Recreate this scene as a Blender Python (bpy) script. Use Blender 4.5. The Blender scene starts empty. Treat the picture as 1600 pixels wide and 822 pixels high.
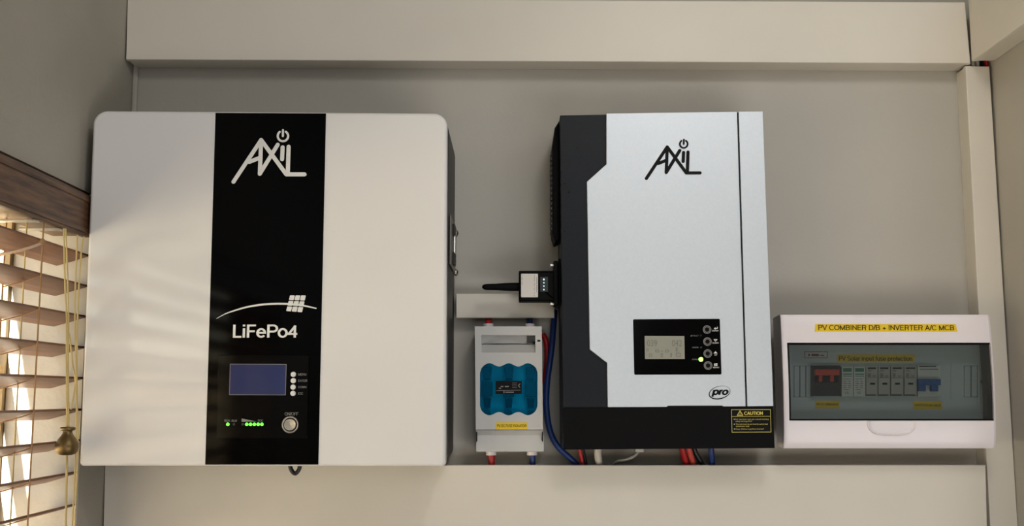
import bpy, bmesh, math, random
from mathutils import Vector, Matrix, Euler

random.seed(7)
C = bpy.context.scene.collection
sc = bpy.context.scene

# ------------------------------------------------------------------ camera
FPX = 1690.0                                   # focal length in pixels of the 1600 x 822 frame
CAM = Vector((0.0, -1.66, 1.45))
ROT = Euler((math.radians(90 + 7.0), 0, math.atan2(4, FPX)), 'XYZ')
cam_d = bpy.data.cameras.new('camera')
cam_d.sensor_fit = 'HORIZONTAL'; cam_d.sensor_width = 36.0
cam_d.lens = FPX / 1600.0 * 36.0
cam_d.clip_start = 0.02; cam_d.clip_end = 200
cam_o = bpy.data.objects.new('camera', cam_d); C.objects.link(cam_o)
cam_o.location = CAM; cam_o.rotation_euler = ROT
sc.camera = cam_o
RM = ROT.to_matrix()

# ------------------------------------------------------------------ world, sun, lights, exposure
world = bpy.data.worlds.new('world'); sc.world = world; world.use_nodes = True
wn = world.node_tree; bg = wn.nodes['Background']
sky = wn.nodes.new('ShaderNodeTexSky'); sky.sky_type = 'NISHITA'; sky.sun_disc = False
sky.sun_elevation = math.radians(36); sky.sun_rotation = math.radians(187)
wn.links.new(sky.outputs[0], bg.inputs[0]); bg.inputs[1].default_value = 0.25

def lamp(name, kind, loc, target, energy, color, **kw):
    d = bpy.data.lights.new(name, kind); d.energy = energy; d.color = color
    for k, v in kw.items(): setattr(d, k, v)
    o = bpy.data.objects.new(name, d); C.objects.link(o); o.location = loc
    o.rotation_euler = (Vector(target) - Vector(loc)).to_track_quat('-Z', 'Y').to_euler()
    return o
lamp('sun', 'SUN', (-2, -6, 6), (-2 + 0.13, -5, 6 - 0.66), 46.0, (1.0, 0.91, 0.78), angle=math.radians(0.6))
lamp('ceiling_lamp_light', 'AREA', (0.36, -1.34, 2.47), (0.26, -0.2, 1.3), 3.6, (1.0, 0.96, 0.91), shape='DISK', size=0.30)
lamp('side_fill', 'AREA', (1.15, -1.6, 2.35), (0.2, 0, 1.4), 2.4, (0.97, 0.98, 1.0), shape='RECTANGLE', size=0.9, size_y=0.5)  # added fill standing in for daylight from the right, no window there
lamp('low_fill', 'AREA', (0.75, -1.9, 0.6), (0.25, 0, 1.35), 12.0, (1.0, 0.95, 0.91), shape='RECTANGLE', size=1.6, size_y=0.7)  # added low fill that brightens the lower half, no real source there
lamp('rear_fill', 'AREA', (0.15, -3.5, 2.08), (0.1, 0, 1.5), 6.0, (0.90, 0.96, 1.0), shape='RECTANGLE', size=0.55, size_y=0.85)  # added fill behind the camera in place of daylight, rear wall is closed

sc.view_settings.view_transform = 'Standard'; sc.view_settings.look = 'None'
sc.view_settings.gamma = 1.0; sc.view_settings.use_curve_mapping = False
sc.view_settings.exposure = 0.1
sc.cycles.max_bounces = 10; sc.cycles.diffuse_bounces = 5; sc.cycles.transparent_max_bounces = 12
sc.cycles.caustics_reflective = False; sc.cycles.caustics_refractive = False

# ------------------------------------------------------------------ from the photograph to the room
def ray(px, py):
    return RM @ Vector(((px - 800) / FPX, (411 - py) / FPX, -1.0))
def at(px, py, w=0.0):                           # point at distance w in front of the back wall
    d = ray(px, py); t = (-w - CAM.y) / d.y
    return CAM + d * t
def atx(px, py, X):                              # point on the plane x = X
    d = ray(px, py); t = (X - CAM.x) / d.x
    return CAM + d * t
def xz(pts, w):
    return [(p.x, p.z) for p in (at(a, b, w) for a, b in pts)]
def quad(x0, y0, x1, y1, w):
    return xz([(x0, y0), (x1, y0), (x1, y1), (x0, y1)], w)

# ------------------------------------------------------------------ materials
def lin(c):
    c = c / 255.0
    return c / 12.92 if c <= 0.04045 else ((c + 0.055) / 1.055) ** 2.4
def rgb(r, g, b): return (lin(r), lin(g), lin(b), 1.0)

def mat(name, col, rough=0.5, metal=0.0, coat=0.0, var=0.0, vscale=20.0, bump=0.0, bscale=200.0, spec=0.5, emit=None, estr=0.0, stretch=None):
    m = bpy.data.materials.new(name); m.use_nodes = True
    nt = m.node_tree; b = nt.nodes['Principled BSDF']
    b.inputs['Base Color'].default_value = col; b.inputs['Roughness'].default_value = rough
    b.inputs['Metallic'].default_value = metal; b.inputs['Coat Weight'].default_value = coat
    b.inputs['Coat Roughness'].default_value = 0.06
    b.inputs['Specular IOR Level'].default_value = spec
    if emit:
        b.inputs['Emission Color'].default_value = emit; b.inputs['Emission Strength'].default_value = estr
    tc = nt.nodes.new('ShaderNodeTexCoord')
    vec = tc.outputs['Object']
    if stretch:
        mp = nt.nodes.new('ShaderNodeMapping'); mp.inputs['Scale'].default_value = stretch
        nt.links.new(vec, mp.inputs[0]); vec = mp.outputs[0]
    if var > 0:
        n = nt.nodes.new('ShaderNodeTexNoise'); n.inputs['Scale'].default_value = vscale; n.inputs['Detail'].default_value = 5
        nt.links.new(vec, n.inputs['Vector'])
        r = nt.nodes.new('ShaderNodeValToRGB')
        r.color_ramp.elements[0].position = 0.3; r.color_ramp.elements[1].position = 0.7
        a = [c * (1 - var) for c in col[:3]] + [1]; d = [min(1, c * (1 + var)) for c in col[:3]] + [1]
        r.color_ramp.elements[0].color = a; r.color_ramp.elements[1].color = d
        nt.links.new(n.outputs['Fac'], r.inputs[0]); nt.links.new(r.outputs[0], b.inputs['Base Color'])
    if bump > 0:
        n2 = nt.nodes.new('ShaderNodeTexNoise'); n2.inputs['Scale'].default_value = bscale; n2.inputs['Detail'].default_value = 3
        nt.links.new(vec, n2.inputs['Vector'])
        bp = nt.nodes.new('ShaderNodeBump'); bp.inputs['Strength'].default_value = bump; bp.inputs['Distance'].default_value = 0.002
        nt.links.new(n2.outputs['Fac'], bp.inputs['Height']); nt.links.new(bp.outputs[0], b.inputs['Normal'])
    return m

def clear_mat(name, tint, gloss=0.08, rough=0.03, haze=None, hazefac=0.0, edge=0.8):
    """See-through sheet: tinted transparency, a little haze, a gloss."""
    m = bpy.data.materials.new(name); m.use_nodes = True; nt = m.node_tree
    nt.nodes.remove(nt.nodes['Principled BSDF']); out = nt.nodes['Material Output']
    tr = nt.nodes.new('ShaderNodeBsdfTransparent'); tr.inputs[0].default_value = tint
    gl = nt.nodes.new('ShaderNodeBsdfGlossy'); gl.inputs[0].default_value = (1, 1, 1, 1); gl.inputs['Roughness'].default_value = rough
    base = tr
    if haze:
        df = nt.nodes.new('ShaderNodeBsdfDiffuse'); df.inputs[0].default_value = haze
        mx = nt.nodes.new('ShaderNodeMixShader'); mx.inputs[0].default_value = hazefac
        nt.links.new(tr.outputs[0], mx.inputs[1]); nt.links.new(df.outputs[0], mx.inputs[2]); base = mx
    lw = nt.nodes.new('ShaderNodeLayerWeight'); lw.inputs[0].default_value = 0.5
    pw = nt.nodes.new('ShaderNodeMath'); pw.operation = 'POWER'; pw.inputs[1].default_value = 5.0
    nt.links.new(lw.outputs['Facing'], pw.inputs[0])
    ml = nt.nodes.new('ShaderNodeMath'); ml.operation = 'MULTIPLY_ADD'; ml.inputs[1].default_value = edge; ml.inputs[2].default_value = gloss
    nt.links.new(pw.outputs[0], ml.inputs[0]); ml.use_clamp = True
    m2 = nt.nodes.new('ShaderNodeMixShader')
    nt.links.new(ml.outputs[0], m2.inputs[0]); nt.links.new(base.outputs[0], m2.inputs[1]); nt.links.new(gl.outputs[0], m2.inputs[2])
    nt.links.new(m2.outputs[0], out.inputs[0])
    return m

def wood_mat(name, c1, c2, axis_scale, rough=0.45):
    m = bpy.data.materials.new(name); m.use_nodes = True; nt = m.node_tree; b = nt.nodes['Principled BSDF']
    b.inputs['Roughness'].default_value = rough
    tc = nt.nodes.new('ShaderNodeTexCoord'); mp = nt.nodes.new('ShaderNodeMapping'); mp.inputs['Scale'].default_value = axis_scale
    nt.links.new(tc.outputs['Object'], mp.inputs[0])
    n = nt.nodes.new('ShaderNodeTexNoise'); n.inputs['Scale'].default_value = 3.0; n.inputs['Detail'].default_value = 8; n.inputs['Roughness'].default_value = 0.65
    nt.links.new(mp.outputs[0], n.inputs['Vector'])
    r = nt.nodes.new('ShaderNodeValToRGB'); r.color_ramp.elements[0].position = 0.32; r.color_ramp.elements[1].position = 0.72
    r.color_ramp.elements[0].color = c1; r.color_ramp.elements[1].color = c2
    nt.links.new(n.outputs['Fac'], r.inputs[0]); nt.links.new(r.outputs[0], b.inputs['Base Color'])
    bp = nt.nodes.new('ShaderNodeBump'); bp.inputs['Strength'].default_value = 0.25; bp.inputs['Distance'].default_value = 0.001
    nt.links.new(n.outputs['Fac'], bp.inputs['Height']); nt.links.new(bp.outputs[0], b.inputs['Normal'])
    return m

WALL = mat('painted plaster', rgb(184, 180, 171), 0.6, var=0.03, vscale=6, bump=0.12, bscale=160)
WALL_SHADE = mat('painted plaster shaded', rgb(166, 161, 150), 0.6, var=0.04, vscale=9, bump=0.25, bscale=120)  # darker copy of the wall plaster, shade of the side wall in its colour
CEIL = mat('ceiling paint', rgb(225, 222, 215), 0.8, var=0.02)
FLOOR = mat('floor tile', rgb(160, 154, 146), 0.4, var=0.08)
PAVE = mat('outside paving', rgb(222, 208, 184), 0.9, var=0.1, vscale=3)
REVEAL = mat('reveal paint', rgb(196, 191, 183), 0.6, var=0.05, vscale=30, bump=0.2)
PVC = mat('cream trunking plastic', rgb(222, 216, 204), 0.42, var=0.025, vscale=7)
WHITE = mat('gloss white enamel', rgb(232, 231, 230), 0.3, coat=0.8, spec=0.1)
GBLACK = mat('gloss black acrylic', rgb(3, 3, 4), 0.07, spec=0.12)
SATIN = mat('black display acrylic', rgb(6, 6, 7), 0.1, spec=0.2)
MBLACK = mat('black powder coat', rgb(15, 20, 27), 0.45, spec=0.25, bump=0.15, bscale=900, var=0.1, vscale=60)
DARKM = mat('charcoal cabinet steel', rgb(38, 37, 37), 0.5, bump=0.15, bscale=700)
DBLACK = mat('matt black plastic', rgb(11, 11, 12), 0.6, spec=0.1)
SILVER = mat('silver paint', rgb(215, 223, 232), 0.42, metal=0.32, var=0.02, vscale=300, bump=0.04, bscale=1500)
STEEL = mat('brushed steel', rgb(200, 196, 190), 0.3, metal=1.0, var=0.08, vscale=200)
DARKST = mat('dull handle steel', rgb(120, 116, 110), 0.4, metal=0.8)
PRINTW = mat('white print', rgb(232, 232, 228), 0.4)
PRINTG = mat('grey print', rgb(128, 126, 124), 0.5)
PRINTK = mat('black print', rgb(9, 9, 10), 0.5, spec=0.15)
PRINTY = mat('yellow print', rgb(212, 196, 92), 0.5)
PRINTR = mat('red print', rgb(150, 44, 38), 0.5)
SCREENB = mat('dim blue screen', rgb(44, 54, 98), 0.06, coat=0.5, emit=rgb(60, 76, 140), estr=0.03)
LCD = mat('grey green lcd', rgb(150, 150, 138), 0.25, emit=rgb(120, 120, 108), estr=0.06)
LCDSEG = mat('lcd segment', rgb(112, 112, 100), 0.4)
LEDG = mat('green led', rgb(70, 220, 40), 0.3, emit=(0.13, 1.0, 0.05, 1), estr=2.2)
LEDB = mat('bright green led', rgb(150, 255, 90), 0.3, emit=(0.28, 1.0, 0.08, 1), estr=5.0)
LEDW = mat('pale led', rgb(190, 220, 210), 0.3, emit=(0.6, 0.95, 0.85, 1), estr=0.6)
LEDOFF = mat('unlit led', rgb(44, 44, 42), 0.4)
GREYP = mat('grey isolator plastic', rgb(198, 198, 196), 0.5, var=0.02)
DBW = mat('white board plastic', rgb(236, 229, 233), 0.3, var=0.01, coat=0.1)
DBIN = mat('pale inner plastic', rgb(205, 212, 212), 0.5)
SMOKE = clear_mat('smoked acrylic', (0.71, 0.735, 0.735, 1), 0.03, 0.06, haze=rgb(128, 134, 134), hazefac=0.06)
BLUEC = clear_mat('blue acrylic', (0.14, 0.73, 0.86, 1), 0.02, 0.05, haze=rgb(0, 140, 190), hazefac=0.10)
GLASS = clear_mat('window glass', (0.95, 0.97, 0.96, 1), 0.04, 0.01, edge=0.5)
YEL = mat('yellow label tape', rgb(236, 200, 28), 0.45)
STICK = mat('white sticker', rgb(216, 212, 206), 0.5)
REDC = mat('red cable', rgb(176, 22, 26), 0.4)
REDP = mat('faded red cable', rgb(200, 74, 62), 0.45)
BLUEK = mat('blue cable', rgb(20, 50, 112), 0.4)
BLK = mat('black cable', rgb(20, 20, 22), 0.4)
WHC = mat('white cable', rgb(206, 200, 190), 0.45)
GRC = mat('grey cable', rgb(150, 148, 144), 0.45)
WOOD = wood_mat('dark valance wood', rgb(42, 24, 15), rgb(132, 98, 70), (30, 3, 40))
SLATW = wood_mat('slat wood', rgb(92, 54, 36), rgb(150, 104, 74), (40, 3, 40), 0.4)
BRASS = mat('aged brass', rgb(120, 100, 62), 0.4, metal=0.75, var=0.15, vscale=60)
CORD = mat('straw cord', rgb(206, 184, 124), 0.7, bump=0.4, bscale=900)
LADC = mat('tan braided cord', rgb(170, 132, 92), 0.8, bump=0.6, bscale=900)
TAPE = mat('pale braided tape', rgb(206, 182, 158), 0.8, bump=0.5, bscale=900)
CLIP = mat('clear plastic clip', rgb(190, 184, 172), 0.25)
FRAMEW = mat('window frame timber', rgb(168, 146, 106), 0.5, var=0.1)
GREEN = mat('green print', rgb(62, 124, 92), 0.5)
MODW = mat('breaker plastic', rgb(210, 212, 204), 0.5)
MODG = mat('fuse holder plastic', rgb(178, 176, 166), 0.5)
REDT = mat('red toggle', rgb(206, 62, 40), 0.4)
BLUET = mat('blue toggle', rgb(28, 84, 150), 0.4)
BRKBLK = mat('dark breaker plastic', rgb(46, 40, 38), 0.45)
DKTEAL = mat('dark fuse part', rgb(60, 84, 88), 0.5)
CAVITY = mat('pale cavity', rgb(226, 226, 224), 0.6)

# ------------------------------------------------------------------ mesh helpers (all in world coordinates)
def B(): return bmesh.new()

def wpos(o):
    v = Vector((0, 0, 0))
    while o is not None: v += o.location; o = o.parent
    return v

def obj(name, bm, m, parent=None, smooth=35):
    bmesh.ops.recalc_face_normals(bm, faces=bm.faces[:])
    me = bpy.data.meshes.new(name)
    base = wpos(parent)
    if parent is None:
        xs = [v.co.x for v in bm.verts]; ys = [v.co.y for v in bm.verts]; zs = [v.co.z for v in bm.verts]
        org = Vector(((min(xs) + max(xs)) / 2, (min(ys) + max(ys)) / 2, min(zs)))
    else:
        org = base
    bmesh.ops.translate(bm, verts=bm.verts[:], vec=-org)
    bm.to_mesh(me); bm.free()
    if smooth:
        for p in me.polygons: p.use_smooth = True
        me.set_sharp_from_angle(angle=math.radians(smooth))
    for mm in (m if isinstance(m, (list, tuple)) else [m]): me.materials.append(mm)
    o = bpy.data.objects.new(name, me); C.objects.link(o)
    o.parent = parent; o.location = org - base
    if smooth and len(me.polygons) > 4:
        wm = o.modifiers.new('weighted_normals', 'WEIGHTED_NORMAL'); wm.keep_sharp = True
    return o

def thing(name, label, cat, loc, group=None):
    o = bpy.data.objects.new(name, None); C.objects.link(o); o.location = loc
    o.empty_display_size = 0.05
    o['label'] = label; o['category'] = cat
    if group: o['group'] = group
    return o
def tag(o, label, cat, group=None):
    o['label'] = label; o['category'] = cat
    if group: o['group'] = group
    return o
def struct(name, bm, m, label=None):
    o = obj(name, bm, m); o['kind'] = 'structure'
    if label: o['label'] = label
    return o

def box(bm, x0, x1, y0, y1, z0, z1, bev=0.0):
    r = bmesh.ops.create_cube(bm, size=1.0)
    bmesh.ops.transform(bm, matrix=Matrix.Translation(((x0 + x1) / 2, (y0 + y1) / 2, (z0 + z1) / 2)) @ Matrix.Diagonal((abs(x1 - x0), abs(y1 - y0), abs(z1 - z0), 1)), verts=r['verts'])
    if bev > 0:
        es = {e for v in r['verts'] for e in v.link_edges}
        bmesh.ops.bevel(bm, geom=list(es), offset=bev, segments=2, affect='EDGES', profile=0.5)

def area2(p):
    return sum(p[i][0] * p[(i + 1) % len(p)][1] - p[(i + 1) % len(p)][0] * p[i][1] for i in range(len(p)))
def inset(p, d):
    n = len(p); out = []
    for i in range(n):
        a, b, c = Vector(p[i - 1]), Vector(p[i]), Vector(p[(i + 1) % n])
        e1 = (b - a).normalized(); e2 = (c - b).normalized()
        n1 = Vector((-e1.y, e1.x)); n2 = Vector((-e2.y, e2.x))
        m = n1 + n2
        m = m / max(0.25, m.dot(n1)) if m.length > 1e-9 else n1
        out.append((b.x + m.x * d, b.y + m.y * d))
    return out
def fillet(p, rad, seg=6):
    if area2(p) < 0: p = p[::-1]; rad = rad[::-1] if isinstance(rad, (list, tuple)) else rad
    n = len(p); out = []
    for i in range(n):
        r = rad[i] if isinstance(rad, (list, tuple)) else rad
        a, b, c = Vector(p[i - 1]), Vector(p[i]), Vector(p[(i + 1) % n])
        if r <= 0: out.append((b.x, b.y)); continue
        u = (a - b).normalized(); v = (c - b).normalized()
        ang = u.angle(v); t = r / math.tan(ang / 2)
        p0 = b + u * t; p1 = b + v * t
        ctr = b + (u + v).normalized() * (r / math.sin(ang / 2))
        a0 = math.atan2(p0.y - ctr.y, p0.x - ctr.x); a1 = math.atan2(p1.y - ctr.y, p1.x - ctr.x)
        d = (a1 - a0 + math.pi) % (2 * math.pi) - math.pi
        for k in range(seg + 1):
            t2 = a0 + d * k / seg
            out.append((ctr.x + r * math.cos(t2), ctr.y + r * math.sin(t2)))
    return out
def plate(bm, p, w0, w1, r=0.0, seg=3, cap_back=True):
    """Extrude an outline in the wall's plane from w0 to w1 in front of the wall, its front edge rounded by r."""
    if area2(p) < 0: p = p[::-1]
    rings = [(p, w0), (p, w1 - r)] if r < (w1 - w0) - 1e-7 else [(p, w0)]
    if r > 0:
        for k in range(1, seg + 1):
            t = math.pi / 2 * k / seg
            rings.append((inset(p, r * (1 - math.cos(t))), w1 - r + r * math.sin(t)))
    vs = [[bm.verts.new((x, -w, z)) for x, z in q] for q, w in rings]
    n = len(p)
    for a, b in zip(vs, vs[1:]):
        for i in range(n):
            bm.faces.new((a[i], a[(i + 1) % n], b[(i + 1) % n], b[i]))
    bm.faces.new(vs[-1])
    if cap_back: bm.faces.new(vs[0][::-1])
def frame_plate(bm, po, pi, w0, w1):
    """A flat frame: outline po with a hole pi (same number of points)."""
    if area2(po) < 0: po = po[::-1]
    if area2(pi) < 0: pi = pi[::-1]
    n = len(po)
    R = [[bm.verts.new((x, -w, z)) for x, z in q] for q, w in ((po, w0), (po, w1), (pi, w1), (pi, w0))]
    for a, b in zip(R, R[1:] + R[:1]):
        for i in range(n): bm.faces.new((a[i], a[(i + 1) % n], b[(i + 1) % n], b[i]))
def circ(cx, cz, r, n=20): return [(cx + r * math.cos(2 * math.pi * k / n), cz + r * math.sin(2 * math.pi * k / n)) for k in range(n)]
def pxs(w): return (-w - CAM.y) / FPX                     # size of a pixel at that depth, about
def disc(bm, px, py, rpx, w0, w1, r=0.0, n=20):
    c = at(px, py, w1); plate(bm, circ(c.x, c.z, rpx * pxs(w1), n), w0, w1, r)
def ring(bm, px, py, ro, ri, w0, w1, n=24):
    c = at(px, py, w1); frame_plate(bm, circ(c.x, c.z, ro * pxs(w1), n), circ(c.x, c.z, ri * pxs(w1), n), w0, w1)
def rect(bm, x0, y0, x1, y1, w0, w1, r=0.0, rad=0.0):
    p = quad(x0, y0, x1, y1, w1)
    if rad: p = fillet(p, rad * pxs(w1), 4)
    plate(bm, p, w0, w1, r)
def rectline(bm, x0, y0, x1, y1, t, w0, w1):
    frame_plate(bm, quad(x0, y0, x1, y1, w1), quad(x0 + t, y0 + t, x1 - t, y1 - t, w1), w0, w1)

def spline(pts, per=8):
    P = [Vector(p) for p in pts]; out = []
    if len(P) < 3: return P
    for i in range(len(P) - 1):
        p0 = P[max(0, i - 1)]; p1 = P[i]; p2 = P[i + 1]; p3 = P[min(len(P) - 1, i + 2)]
        for k in range(per):
            t = k / per
            out.append(0.5 * ((2 * p1) + (p2 - p0) * t + (2 * p0 - 5 * p1 + 4 * p2 - p3) * t * t + (3 * p1 - p0 - 3 * p2 + p3) * t ** 3))
    out.append(P[-1]); return out
def tube(bm, pts, r, n=8, smooth=True, radii=None):
    P = spline(pts) if smooth else [Vector(p) for p in pts]
    up = Vector((0.31, 0.87, 0.11)); prev = None
    for i, p in enumerate(P):
        t = (P[min(i + 1, len(P) - 1)] - P[max(i - 1, 0)]).normalized()
        a = t.cross(up).normalized(); b = t.cross(a)
        rr = radii[i] if radii else r
        cur = [bm.verts.new(p + (a * math.cos(2 * math.pi * k / n) + b * math.sin(2 * math.pi * k / n)) * rr) for k in range(n)]
        if prev:
            for k in range(n): bm.faces.new((prev[k], prev[(k + 1) % n], cur[(k + 1) % n], cur[k]))
        else: bm.faces.new(cur[::-1])
        prev = cur
    bm.faces.new(prev)
def lathe(bm, c, prof, axis=(0, 0, 1), n=24):
    """prof: (radius, height along axis)"""
    q = Vector((0, 0, 1)).rotation_difference(Vector(axis)).to_matrix(); prev = None
    for r, h in prof:
        cur = [bm.verts.new(Vector(c) + q @ Vector((r * math.cos(2 * math.pi * k / n), r * math.sin(2 * math.pi * k / n), h))) for k in range(n)]
        if prev:
            for k in range(n): bm.faces.new((prev[k], prev[(k + 1) % n], cur[(k + 1) % n], cur[k]))
        else: bm.faces.new(cur[::-1])
        prev = cur
    bm.faces.new(prev)
def strokes(bm, lines, half, w, squareish=False, n=14):
    """Flat brush strokes with round ends; points in pixels, half-width in pixels."""
    h = half * pxs(w); lift = 0.0
    for ln in lines:
        P = [at(x, y, w) for x, y in ln]
        for a, b in zip(P, P[1:]):
            lift += 0.00002
            d = Vector((b.x - a.x, b.z - a.z)); L = d.length
            if L < 1e-9: continue
            d /= L; nn = Vector((-d.y, d.x)) * h
            bm.faces.new([bm.verts.new((q[0], -w - lift, q[1])) for q in ((a.x - nn.x, a.z - nn.y), (b.x - nn.x, b.z - nn.y), (b.x + nn.x, b.z + nn.y), (a.x + nn.x, a.z + nn.y))])
        if not squareish:
            for p in P:
                lift += 0.00002
                bm.faces.new([bm.verts.new((x, -w - lift, z)) for x, z in circ(p.x, p.z, h, n)])

_cap = {}
def glyphs(s, bold, shear):
    cu = bpy.data.curves.new('t', 'FONT'); cu.body = s; cu.size = 1.0; cu.resolution_u = 3
    cu.offset = bold; cu.shear = shear; cu.fill_mode = 'FRONT'
    o = bpy.data.objects.new('t', cu); C.objects.link(o)
    bpy.context.view_layer.update()
    dg = bpy.context.evaluated_depsgraph_get()
    me = bpy.data.meshes.new_from_object(o.evaluated_get(dg))
    C.objects.unlink(o); bpy.data.objects.remove(o); bpy.data.curves.remove(cu)
    return me
def print_text(s, p0, p1, cap, w, m, parent, bold=0.0, shear=0.0, name='lettering', rot=0):
    """Flat letters whose baseline runs from pixel p0 to pixel p1, capitals cap pixels tall."""
    if 'H' not in _cap:
        h = glyphs('H', 0, 0); _cap['H'] = max(v.co.y for v in h.vertices); bpy.data.meshes.remove(h)
    me = glyphs(s, bold, shear)
    bm = B(); bm.from_mesh(me); bpy.data.meshes.remove(me)
    x0 = min(v.co.x for v in bm.verts); x1 = max(v.co.x for v in bm.verts)
    A = at(p0[0], p0[1], w); E = at(p1[0], p1[1], w); ex = (E - A); L = ex.length; ex /= L
    up = Vector((-ex.z, 0, ex.x)); sy = cap * pxs(w) / _cap['H']; sx = L / (x1 - x0)
    for v in bm.verts: v.co = A + ex * ((v.co.x - x0) * sx) + up * (v.co.y * sy)
    return obj(name, bm, m, parent, smooth=0)


def EA(cx, cy, rx, ry, a0, a1):
    n = max(3, int(abs(a1 - a0) / 15))
    return [(cx + rx * math.cos(math.radians(a0 + (a1 - a0) * k / n)), cy + ry * math.sin(math.radians(a0 + (a1 - a0) * k / n))) for k in range(n + 1)]
b_, t_ = 0.065, 0.935
S_ = EA(.33, .715, .235, .22, 22, 270)[:-1] + EA(.33, .275, .25, .21, 90, -155)
FONT = {                                                    # plain sans letters as centre lines, capitals one unit tall: (advance, lines)
 'A': (.68, [[(.05, 0), (.34, .93), (.63, 0)], [(.15, .33), (.53, .33)]]),
 'B': (.68, [[(.12, 0), (.12, 1)], [(.12, t_), (.38, t_)] + EA(.38, .72, .19, .215, 75, -75) + [(.38, .505), (.12, .505)], [(.36, .505)] + EA(.39, .285, .21, .22, 75, -75) + [(.38, b_), (.12, b_)]]),
 'C': (.72, [EA(.38, .5, .31, .435, 38, 322)]), 'G': (.76, [EA(.38, .5, .31, .435, 38, 335) + [(.66, .46), (.42, .46)]]),
 'D': (.71, [[(.12, 0), (.12, 1)], [(.12, t_), (.34, t_)] + EA(.34, .5, .30, .435, 80, -80) + [(.34, b_), (.12, b_)]]),
 'E': (.64, [[(.58, t_), (.12, t_), (.12, b_), (.6, b_)], [(.12, .51), (.54, .51)]]),
 'F': (.58, [[(.56, t_), (.12, t_), (.12, 0)], [(.12, .49), (.5, .49)]]),
 'H': (.72, [[(.12, 0), (.12, 1)], [(.6, 0), (.6, 1)], [(.12, .52), (.6, .52)]]), 'I': (.27, [[(.135, 0), (.135, 1)]]),
 'K': (.66, [[(.12, 0), (.12, 1)], [(.12, .32), (.58, 1)], [(.28, .55), (.62, 0)]]), 'L': (.55, [[(.12, 1), (.12, b_), (.53, b_)]]),
 'M': (.82, [[(.11, 0), (.11, .9), (.41, .08), (.71, .9), (.71, 0)]]), 'N': (.72, [[(.11, 0), (.11, .9), (.61, .1), (.61, 1)]]),
 'O': (.78, [EA(.39, .5, .32, .44, 0, 360)]), 'P': (.65, [[(.12, 0), (.12, 1)], [(.12, t_), (.4, t_)] + EA(.4, .70, .2, .235, 75, -75) + [(.4, .465), (.12, .465)]]),
 'R': (.71, [[(.12, 0), (.12, 1)], [(.12, t_), (.4, t_)] + EA(.42, .71, .2, .225, 75, -75) + [(.4, .485), (.12, .485)], [(.40, .485), (.53, .38), (.58, .0)]]),
 'S': (.65, [S_]), 'T': (.61, [[(.02, t_), (.59, t_)], [(.305, t_), (.305, 0)]]), 'U': (.71, [[(.11, 1), (.11, .33)] + EA(.35, .33, .24, .265, 195, 345) + [(.59, .33), (.59, 1)]]),
 'V': (.66, [[(.04, 1), (.33, .06), (.62, 1)]]), 'W': (.9, [[(.03, 1), (.23, .06), (.45, .93), (.67, .06), (.87, 1)]]), '/': (.27, [[(.0, 0), (.27, 1)]]),
 '+': (.58, [[(.06, .36), (.54, .36)], [(.3, .1), (.3, .62)]]), ' ': (.28, []), '4': (.55, [[(.40, 0), (.40, .86), (.06, .285), (.54, .285)]]),
 'o': (.56, [EA(.28, .36, .215, .30, 0, 360)]), 'l': (.23, [[(.115, 0), (.115, 1)]]), 'r': (.34, [[(.11, 0), (.11, .72)], [(.11, .42), (.17, .58), (.25, .65), (.34, .65)]]),
 'a': (.55, [[(.08, .5)] + EA(.27, .49, .17, .17, 140, 0) + [(.44, .1), (.52, .02)], [(.44, .42), (.25, .37)] + EA(.22, .2, .14, .14, 110, 300) + [(.38, .12), (.44, .24)]]),
 'i': (.23, [[(.115, 0), (.115, .72)], [(.115, .86), (.115, 1)]]), 'n': (.56, [[(.1, 0), (.1, .72)], [(.1, .40)] + EA(.28, .45, .175, .21, 165, 15) + [(.455, .40), (.455, 0)]]),
 'p': (.58, [[(.1, -.28), (.1, .72)], EA(.31, .36, .205, .30, 180, -180)]), 'u': (.56, [[(.1, .72), (.1, .3)] + EA(.275, .27, .175, .21, 195, 345) + [(.45, .3)], [(.45, .72), (.45, 0)]]),
 't': (.31, [[(.16, .92), (.16, .15), (.2, .07), (.3, .055)], [(.03, .66), (.3, .66)]]), 'f': (.29, [[(.14, 0), (.14, .82), (.18, .92), (.31, .94)], [(.02, .66), (.28, .66)]]),
 's': (.51, [[(x * .78, y * .72) for x, y in S_]]), 'e': (.56, [[(.08, .37), (.485, .37)] + EA(.28, .36, .207, .30, 8, 322)]), 'c': (.51, [EA(.27, .36, .205, .30, 42, 318)]),
}
def ribbon(bm, P, h, f):
    """A flat band along a centre line, cut and squared off at sharp corners."""
    P = [Vector(p) for p in P]
    if (P[0] - P[-1]).length < 1e-4: return _band(bm, P, h, f, True)
    parts = [[P[0]]]
    for i in range(1, len(P)):
        parts[-1].append(P[i])
        if i < len(P) - 1 and (P[i] - P[i - 1]).normalized().dot((P[i + 1] - P[i]).normalized()) < 0.6: parts.append([P[i]])
    for k, q in enumerate(parts):
        q = list(q)
        if k > 0: q[0] = q[0] - (q[1] - q[0]).normalized() * h
        if k < len(parts) - 1: q[-1] = q[-1] + (q[-1] - q[-2]).normalized() * h
        _band(bm, q, h, (lambda v, k=k: f(v) + Vector((0, -0.00001 * k, 0))), False)
def _band(bm, P, h, f, closed):
    n = len(P); prev = None
    for i in range(n):
        a = P[i - 1] if i else (P[-2] if closed else None); c = P[i + 1] if i < n - 1 else (P[1] if closed else None)
        e1 = (P[i] - a).normalized() if a is not None else (c - P[i]).normalized()
        e2 = (c - P[i]).normalized() if c is not None else e1
        n1 = Vector((-e1.y, e1.x)); n2 = Vector((-e2.y, e2.x)); m = n1 + n2
        m = m / max(0.42, m.dot(n1)) if m.length > 1e-6 else n1
        cur = (bm.verts.new(f(P[i] - m * h)), bm.verts.new(f(P[i] + m * h)))
        if prev: bm.faces.new((prev[0], cur[0], cur[1], prev[1]))
        prev = cur
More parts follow.
